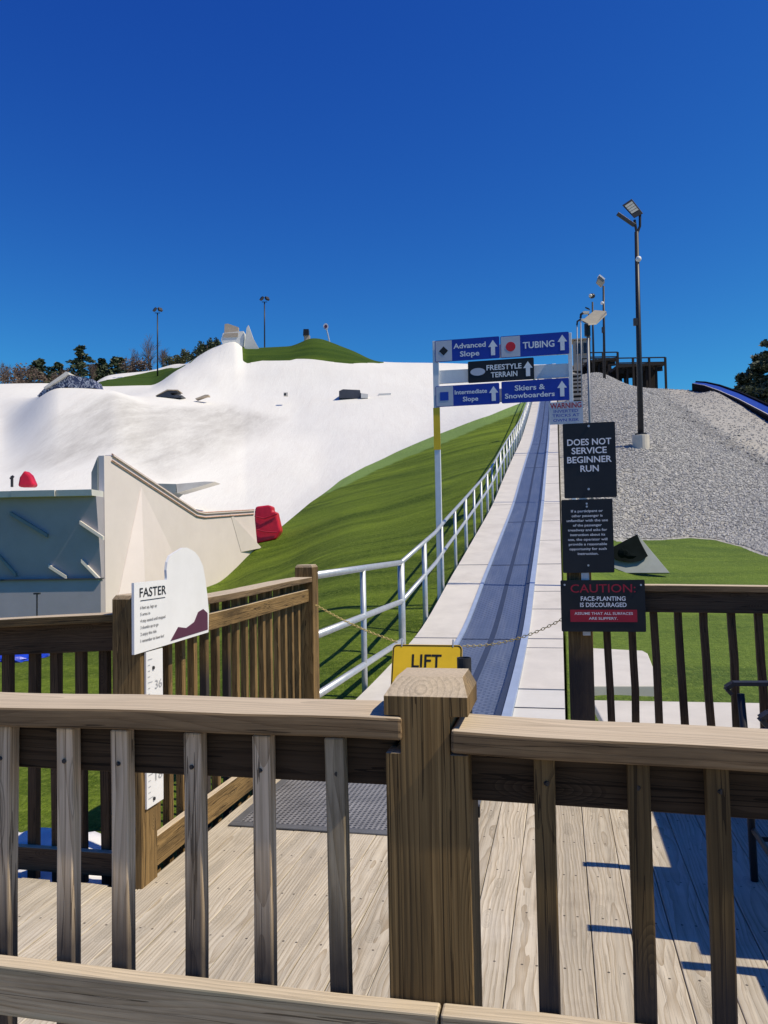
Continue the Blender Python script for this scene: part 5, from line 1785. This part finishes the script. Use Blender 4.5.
m = sheet_mesh(((3.28, -3.9), (3.28, -2.0), (3.95, -2.05), (4.0, -3.7)), lambda x, y: -.12, .10)
o = m.build('fabric_sheet', M['sheet'], smooth=True)
md = o.modifiers.new('thickness', 'SOLIDIFY'); md.thickness = .008
tag(o, 'crumpled white sheet lying just below the left railing', 'sheet')
c1 = hit(22, 661, 6)
m = MB()
for (du, dv, rx, rz_) in ((-14, -1, .22, .11), (-4, 0, .2, .12), (6, -1, .16, .07), (16, -3, .16, .05), (-24, -1, .25, .11)):
    q = hit(22 + du, 661 + dv, 6)
    m.blob((q.x, q.y, q.z + .03), (rx, .25, rz_), 14, 9, .12)
o = m.build('blue_tarp', M['tarp_blue'], smooth=False)
tag(o, 'crumpled bright blue tarp on the turf beyond the left railing', 'tarp')
# grey slab with a black sheet over it
g0 = hit(612, 572, 8); g1 = hit(669, 573, 8)
yb = (g0.y + g1.y) / 2
root = thing('covered_slab', 'leaning grey triangular slab half covered by a black plastic sheet, on the turf at the foot of the gravel', 'slab', (g0.x, yb, g0.z), 0)
px = [(606, 573), (610, 548), (638, 535), (645, 543), (670, 573)]
f_ = [P(u, v, yb + (573 - v) * .012) for (u, v) in px]
m = MB(); m.hull_prism(f_, [p + Vector((0, .12, -.02)) for p in f_]); m.build('slab', M['slab_grey'], root, bevel=.01)
px = [(610, 549), (637.5, 534.5), (640, 541), (648, 556), (641, 561), (630, 562.5), (618, 560), (614, 558)]
f_ = [P(u, v, yb - .09 + (573 - v) * .012) for (u, v) in px]
m = MB(); m.hull_prism(f_, [p + Vector((0, .08, 0)) for p in f_]); 
m.blob(P(630, 556, yb - .10), (.13, .05, .06), 12, 8, .1); m.blob(P(623, 553, yb - .08), (.12, .05, .10), 12, 8, .1)
m.build('black_sheet', M['tarp_black'], root)
# off-white platform panels right of the lift start
root = thing('ground_panel', 'long low off-white platform panel behind the right railing', 'panel', D(6.6, 1.6, 0), RZ)
m = MB(); 
f_ = [D(6.2, .28, .12), D(6.2, 4.2, .12), D(7.15, 4.2, .14), D(7.0, .22, .14)]
m.hull_prism(f_, [p - Vector((0, 0, .07)) for p in f_]); m.build('top', M['white_plastic'], root, bevel=.01)
m = MB(); f_ = [D(6.24, .34, .035), D(6.24, 4.2, .035), D(6.24, 4.2, -.4), D(6.24, .34, -.4)]
m.hull_prism(f_, [p + D(.06, 0) for p in f_]); m.build('front', M['pale_plastic'], root)
root = thing('ground_panel', 'smaller off-white panel with a cut corner lying on the turf beside the lift', 'panel', D(8, .6, .1), RZ)
f_ = [hit(587, 696, 5), hit(661, 696, 5), hit(648, 662, 5), hit(643, 659, 5), hit(585, 656, 5)]
f_ = [p + Vector((0, 0, .10)) for p in f_]
m = MB(); m.hull_prism(f_, [p - Vector((0, 0, .13)) for p in f_]); m.build('body', M['white_plastic'], root, bevel=.012)

# ------------------------------------------------------------------ bar chair, plus an unseen table and chair added to shade the deck
def bar_chair(label, a, b, face):
    """counter height patio chair; face -1: it faces left"""
    root = thing('patio_chair', label, 'chair', D(a, b, 0), RZ, 'patio chairs at the bar table')
    def q(f, s, z):                       # f forward (to the left), s sideways (along a)
        return D(a + s, b - f, z)
    for s in (-.31, .31):
        m = MB(); m.tube([q(.27, s, 0), q(.28, s, .45), q(.30, s, .80)], .016, 8); m.build('leg', M['dark_metal'], root, smooth=True)
        m = MB(); m.tube([q(-.30, s, 0), q(-.26, s, .5), q(-.28, s, .85), q(-.36, s, 1.22)], .016, 8); m.build('leg', M['dark_metal'], root, smooth=True)
        m = MB()
        pts = [q(.34, s, .80), q(.36, s, .825), q(.33, s, .845), q(.1, s, .85), q(-.28, s, .835)]
        for p0_, p1_ in zip(pts[:-1], pts[1:]):
            m.bar(p0_, p1_, .052, .016)
        m.build('armrest', M['dark_metal'], root)
        m = MB(); m.tube([q(.25, s, .18), q(-.25, s, .18)], .011, 6); m.build('stretcher', M['dark_metal'], root)
        m = MB(); m.tube([q(.28, s, .62), q(.12, s, .68), q(.02, s, .76), q(.0, s, .84)], .014, 6); m.build('arm_brace', M['dark_metal'], root)
    m = MB()
    for i in range(8):
        f0 = .27 - i * .068
        m.bar(q(f0, -.30, .60 + .004 * i), q(f0, .30, .60 + .004 * i), .06, .014)
    m.build('seat', M['mesh_fabric'], root)
    m = MB(); m.bar(q(.22, -.27, .645), q(-.26, -.27, .645), .03, .05); m.bar(q(0.0, -.27, .64), q(0.0, .27, .64), .5, .05); m.build('cushion', M['purple'], root, bevel=.015)
    m = MB()
    for i in range(7):
        z = .70 + i * .08
        m.bar(q(-.275 - .012 * i, -.30, z), q(-.275 - .012 * i, .30, z), .012, .06)
    m.build('backrest', M['mesh_fabric'], root)
    m = MB(); m.tube([q(.27, -.31, .22), q(.27, .31, .22)], .012, 6); m.build('footrest', M['dark_metal'], root)
    return root


bar_chair('black metal bar chair with purple seat at the right edge of the deck, facing left', 3.46, 1.05, -1)
bar_chair('black metal bar chair added unseen right of the frame to cast slat shadows', 2.62, 1.36, -1)  # chair added out of view for its slat shadows
root = thing('shade_table', 'unseen tall dark slatted table added beside the chair to shade the deck', 'table', D(3.75, 1.95, 0), RZ)  # table put in out of view to cast the deck shadow
m = MB()
for i in range(9):
    m.bar(D(3.0, 1.27 + i * .098, 1.02), D(4.62, 1.27 + i * .098, 1.02), .094, .03)
m.build('table_top', M['wood_dark'], root, bevel=.003)
for a in (3.12, 4.45):
    for b in (1.34, 2.0):
        m = MB(); m.bar(D(a, b, 0), D(a, b, 1.0), .07, .07, up=D(1, 0)); m.build('leg', M['wood_dark'], root)
for a in (3.12, 4.45):
    m = MB(); m.bar(D(a, 1.36, .94), D(a, 1.98, .94), .05, .09); m.build('crosspiece', M['wood_dark'], root)
m = MB(); m.bar(D(3.16, 1.30, .93), D(4.42, 1.30, .93), .03, .10); m.build('apron_board', M['wood_dark'], root)

# ------------------------------------------------------------------ trees
def leaf_cards(m, c, n, r, size, up=.35, tone=(0, 1)):
    for _ in range(n):
        d = Vector((rnd.gauss(0, 1), rnd.gauss(0, 1), rnd.gauss(0, .8)))
        d.normalize()
        p = Vector(c) + Vector((d.x * r[0], d.y * r[1], d.z * r[2])) * rnd.random() ** .45
        s = size * rnd.uniform(.6, 1.4)
        a = Vector((rnd.gauss(0, 1), rnd.gauss(0, 1), rnd.gauss(0, up))).normalized()
        b = a.cross(Vector((rnd.gauss(0, 1), rnd.gauss(0, 1), rnd.gauss(0, 1)))).normalized()
        t = rnd.uniform(*tone)
        m.add([p - a * s, p + b * s * .45, p + a * s, p - b * s * .45], [(0, 1, 2, 3)], None, t)


def evergreen(label, u, vtop, Y, hgt, wid, name='evergreen_tree', group='evergreens behind the snow hill', mat='needle', dens=1.0):
    top = P(u, vtop, Y)
    base = Vector((top.x, Y, top.z - hgt))
    base.z = min(base.z, ground(base.x, base.y))
    H = top.z - base.z
    root = thing(name, label, 'tree', base, 0, group)
    m = MB(); m.tube([base, base.lerp(top, .5) + Vector((.1, 0, 0)), top - Vector((0, 0, .3))], .03 * H * .6, 7, r1=.03)
    m.build('trunk', M['bark'], root)
    m = MB()
    vis = min(H, hgt + 3)
    n = int(26 * dens)
    for i in range(n):
        k = i / n
        z = top.z - k * vis
        rad = wid * min(1.05, .16 + 2.1 * k) * rnd.uniform(.55, 1.1)
        nb = 4 + int(5 * k)
        for j in range(nb):
            t = rnd.uniform(0, 2 * math.pi)
            tip = Vector((base.x + math.cos(t) * rad, Y + math.sin(t) * rad, z - rad * .22))
            root_ = Vector((base.x, Y, z + .1))
            tn = rnd.uniform(0, .5) + .3 * k
            for s in (.4, .7, 1.0):
                leaf_cards(m, root_.lerp(tip, s), int(8 * dens), (rad * .26 + .15, rad * .26 + .15, .26), .27 + .02 * wid, tone=(max(0, tn - .3), min(1, tn + .35)))
    m.build('crown', M[mat], root)
    return root


def bare(label, u, vtop, Y, hgt, wid, group='bare trees behind the snow hill', n0=14):
    top = P(u, vtop, Y)
    base = Vector((top.x, Y, min(top.z - hgt, ground(top.x, Y))))
    H = top.z - base.z
    root = thing('bare_tree', label, 'tree', base, 0, group)
    m = MB(); m.tube([base, base + Vector((0, 0, H * .55))], .18, 6, r1=.09); m.build('trunk', M['bark'], root)
    m = MB()

    def br(p, d, L, r, lv):
        q = p + d * L
        m.tube([p, q], r, 3, caps=False, r1=r * .6)
        if lv == 0:
            return
        for _ in range(3 if lv > 1 else 4):
            nd = (d + Vector((rnd.gauss(0, .42), rnd.gauss(0, .42), rnd.gauss(.12, .25)))).normalized()
            br(p.lerp(q, rnd.uniform(.45, 1)), nd, L * rnd.uniform(.55, .78), r * .6, lv - 1)
    vis = hgt
    for i in range(n0):
        t = rnd.uniform(0, 2 * math.pi)
        d = Vector((math.cos(t) * wid / hgt * .6, math.sin(t) * wid / hgt * .6, 1)).normalized()
        br(Vector((base.x, Y, top.z - hgt * rnd.uniform(.55, 1.0))), d, hgt * .28, .05, 3)
    m.t = [rnd.random() for _ in m.v]
    m.build('crown', M['twig'], root)
    return root


def bush(label, u, vtop, Y, hgt, wid, group='brush behind the snow hill', mat='bush_leaf'):
    top = P(u, vtop, Y)
    base = Vector((top.x, Y, min(top.z - hgt, ground(top.x, Y))))
    root = thing('bush', label, 'bush', base, 0, group)
    m = MB()
    for _ in range(9):
        c = Vector((top.x + rnd.uniform(-.7, .7) * wid, Y + rnd.uniform(-.5, .5) * wid, top.z - hgt * rnd.uniform(.25, .9)))
        leaf_cards(m, c, 130, (wid * .38, wid * .38, hgt * .3), .20, tone=(rnd.uniform(0, .4), rnd.uniform(.5, 1)))
    m.build('foliage', M[mat], root)
    m = MB(); m.tube([base, Vector((top.x, Y, top.z - hgt * .3))], .1, 5); m.build('stem', M['bark'], root)
    return root


evergreen('dark evergreen tree rising highest right of the scribbled box on the left mound', 81, 347, 132, 8.0, 3.1)
evergreen('dark evergreen tree with a pointed top left of the scribbled box', 39, 360, 134, 5.5, 3.6)
evergreen('small dark evergreen tree just left of the highest evergreen', 58, 364, 136, 4.5, 3.4)
evergreen('rounded evergreen tree above the white path, first right of the highest evergreen', 102, 360, 138, 4.6, 3.0)
evergreen('dull green evergreen tree above the white path, left of the bare trees', 118, 358, 138, 5.0, 4.0)
for (u, vt, Y, h_, w_, lab) in ((4, 360, 128, 5, 3.0, 'brown bare tree at the left edge of the picture behind the snow'), (20, 365, 130, 4, 2.6, 'low brown bare tree between the left edge and the pointed evergreen'), (66, 368, 126, 3, 2.4, 'low brown bare tree behind the scribbled box'), (92, 362, 127, 3.5, 1.6, 'pale twiggy tree in front of the evergreens right of the scribbled box'), (133, 348, 134, 6, 2.4, 'brown bare tree left of the thin light pole'), (150, 334, 136, 8.5, 2.6, 'tallest bare tree beside the thin light pole on the left'), (163, 345, 133, 5.5, 1.8, 'bare tree just right of the thin light pole')):
    bare(lab, u, vt, Y, h_, w_)
for (u, vt, Y, h_, w_, lab, mt) in ((30, 366, 124, 3.8, 3.4, 'brown brush patch left of the scribbled box', 'twig'), (8, 361, 122, 4.4, 3.6, 'brown brush patch at the far left edge', 'twig'), (63, 367, 124, 3.6, 3.0, 'brown brush patch behind the scribbled box', 'twig'), (172, 355, 124, 2.4, 1.8, 'green bush above the white path left of the roll-in ramp', 'bush_leaf'), (184, 350, 121, 2.6, 1.7, 'green bush halfway up beside the roll-in ramp', 'bush_leaf'), (196, 344, 118, 3.0, 1.7, 'green bush high up beside the roll-in ramp', 'needle'), (207, 339, 116, 3.2, 1.6, 'dark green bush nearest the head of the roll-in ramp', 'needle'), (214, 337, 117, 3.2, 1.2, 'small dark bush touching the start platform', 'needle'), (140, 356, 128, 3.6, 3.2, 'brown brush patch below the bare trees', 'twig')):
    bush(lab, u, vt, Y, h_, w_, mat=mt)


def pine(label, u, vtop, vbot, Y, wid):
    top = P(u, vtop, Y)
    bot = P(u, vbot, Y)
    base = Vector((top.x, Y, min(ground(top.x, Y), bot.z - 6)))
    root = thing('pine_tree', label, 'tree', base, 0, 'pines at the right edge')
    m = MB(); m.tube([base, Vector((top.x, Y, top.z - 1))], .32, 8, r1=.08); m.build('trunk', M['bark'], root)
    m = MB()
    H = top.z - bot.z + 5
    for i in range(40):
        k = (i + rnd.random()) / 40
        z = top.z - k * H
        rad = wid * min(1, .25 + 1.2 * k) * rnd.uniform(.4, 1.15)
        t = rnd.uniform(0, 2 * math.pi)
        tip = Vector((top.x + math.cos(t) * rad, Y + math.sin(t) * rad, z + rad * .12))
        tn = rnd.uniform(0, .7)
        m.tube([Vector((top.x, Y, z - .3)), tip], .06, 4, caps=False, r1=.02)
        for s in (.35, .6, .85, 1.0):
            leaf_cards(m, Vector((top.x, Y, z)).lerp(tip, s) + Vector((0, 0, .1)), 34, (.75, .75, .42), .30, .5, (max(0, tn - .25), min(1, tn + .4)))
    m.build('crown', M['pine_leaf'], root)


pine('tall dark pine tree at the right edge of the picture', 778, 338, 402, 88, 4.4)
pine('shorter pine tree spreading left of the tall pine', 760, 358, 402, 92, 2.2)
pine('lowest pine tree just above the blue tubing lane', 743, 377, 398, 94, 2.0)
pine('pine tree standing behind the tall pine at the edge', 792, 340, 400, 96, 4.5)

# ------------------------------------------------------------------ daylight
EL = math.radians(53)
SUN = Vector((1.0, -.33, 0)).normalized() * math.cos(EL) + Vector((0, 0, math.sin(EL)))
sun = bpy.data.objects.new('sun', bpy.data.lights.new('sun', 'SUN'))
COL.objects.link(sun)
sun.rotation_euler = SUN.to_track_quat('Z', 'Y').to_euler()
sun.data.energy = 4.7
sun.data.angle = math.radians(.53)
sun.data.color = (1.0, .885, .68)
w = bpy.data.worlds.new('World')
scene.world = w
w.use_nodes = True
nt = w.node_tree
bg = nt.nodes['Background']
sky = nt.nodes.new('ShaderNodeTexSky')
sky.sky_type = 'NISHITA'
sky.sun_disc = False
sky.sun_elevation = EL
sky.sun_rotation = math.atan2(SUN.x, SUN.y)
sky.altitude = 1200
sky.air_density = 1.0
sky.dust_density = 0.15
sky.ozone_density = 3.0
# clear, very deep spring sky: per-channel grade of the sky texture
sp = nt.nodes.new('ShaderNodeSeparateColor')
nt.links.new(sky.outputs[0], sp.inputs[0])
cb = nt.nodes.new('ShaderNodeCombineColor')
for i, (pw, gn) in enumerate(((1.68, .70), (1.66, 1.80), (.84, 1.10))):
    q = mathn(nt, 'MINIMUM', mathn(nt, 'MULTIPLY', sp.outputs[i], .1), (.255, .37, .60)[i])
    q = mathn(nt, 'POWER', q, pw)
    nt.links.new(mathn(nt, 'MULTIPLY', q, gn * 10), cb.inputs[i])
nt.links.new(cb.outputs[0], bg.inputs['Color'])
bg.inputs['Strength'].default_value = .10

scene.view_settings.view_transform = 'Standard'
scene.view_settings.look = 'None'
scene.view_settings.exposure = 0.0
scene.view_settings.gamma = 1.0
scene.view_settings.use_curve_mapping = False
scene.render.engine = 'CYCLES'
scene.cycles.max_bounces = 6
scene.cycles.use_denoising = True
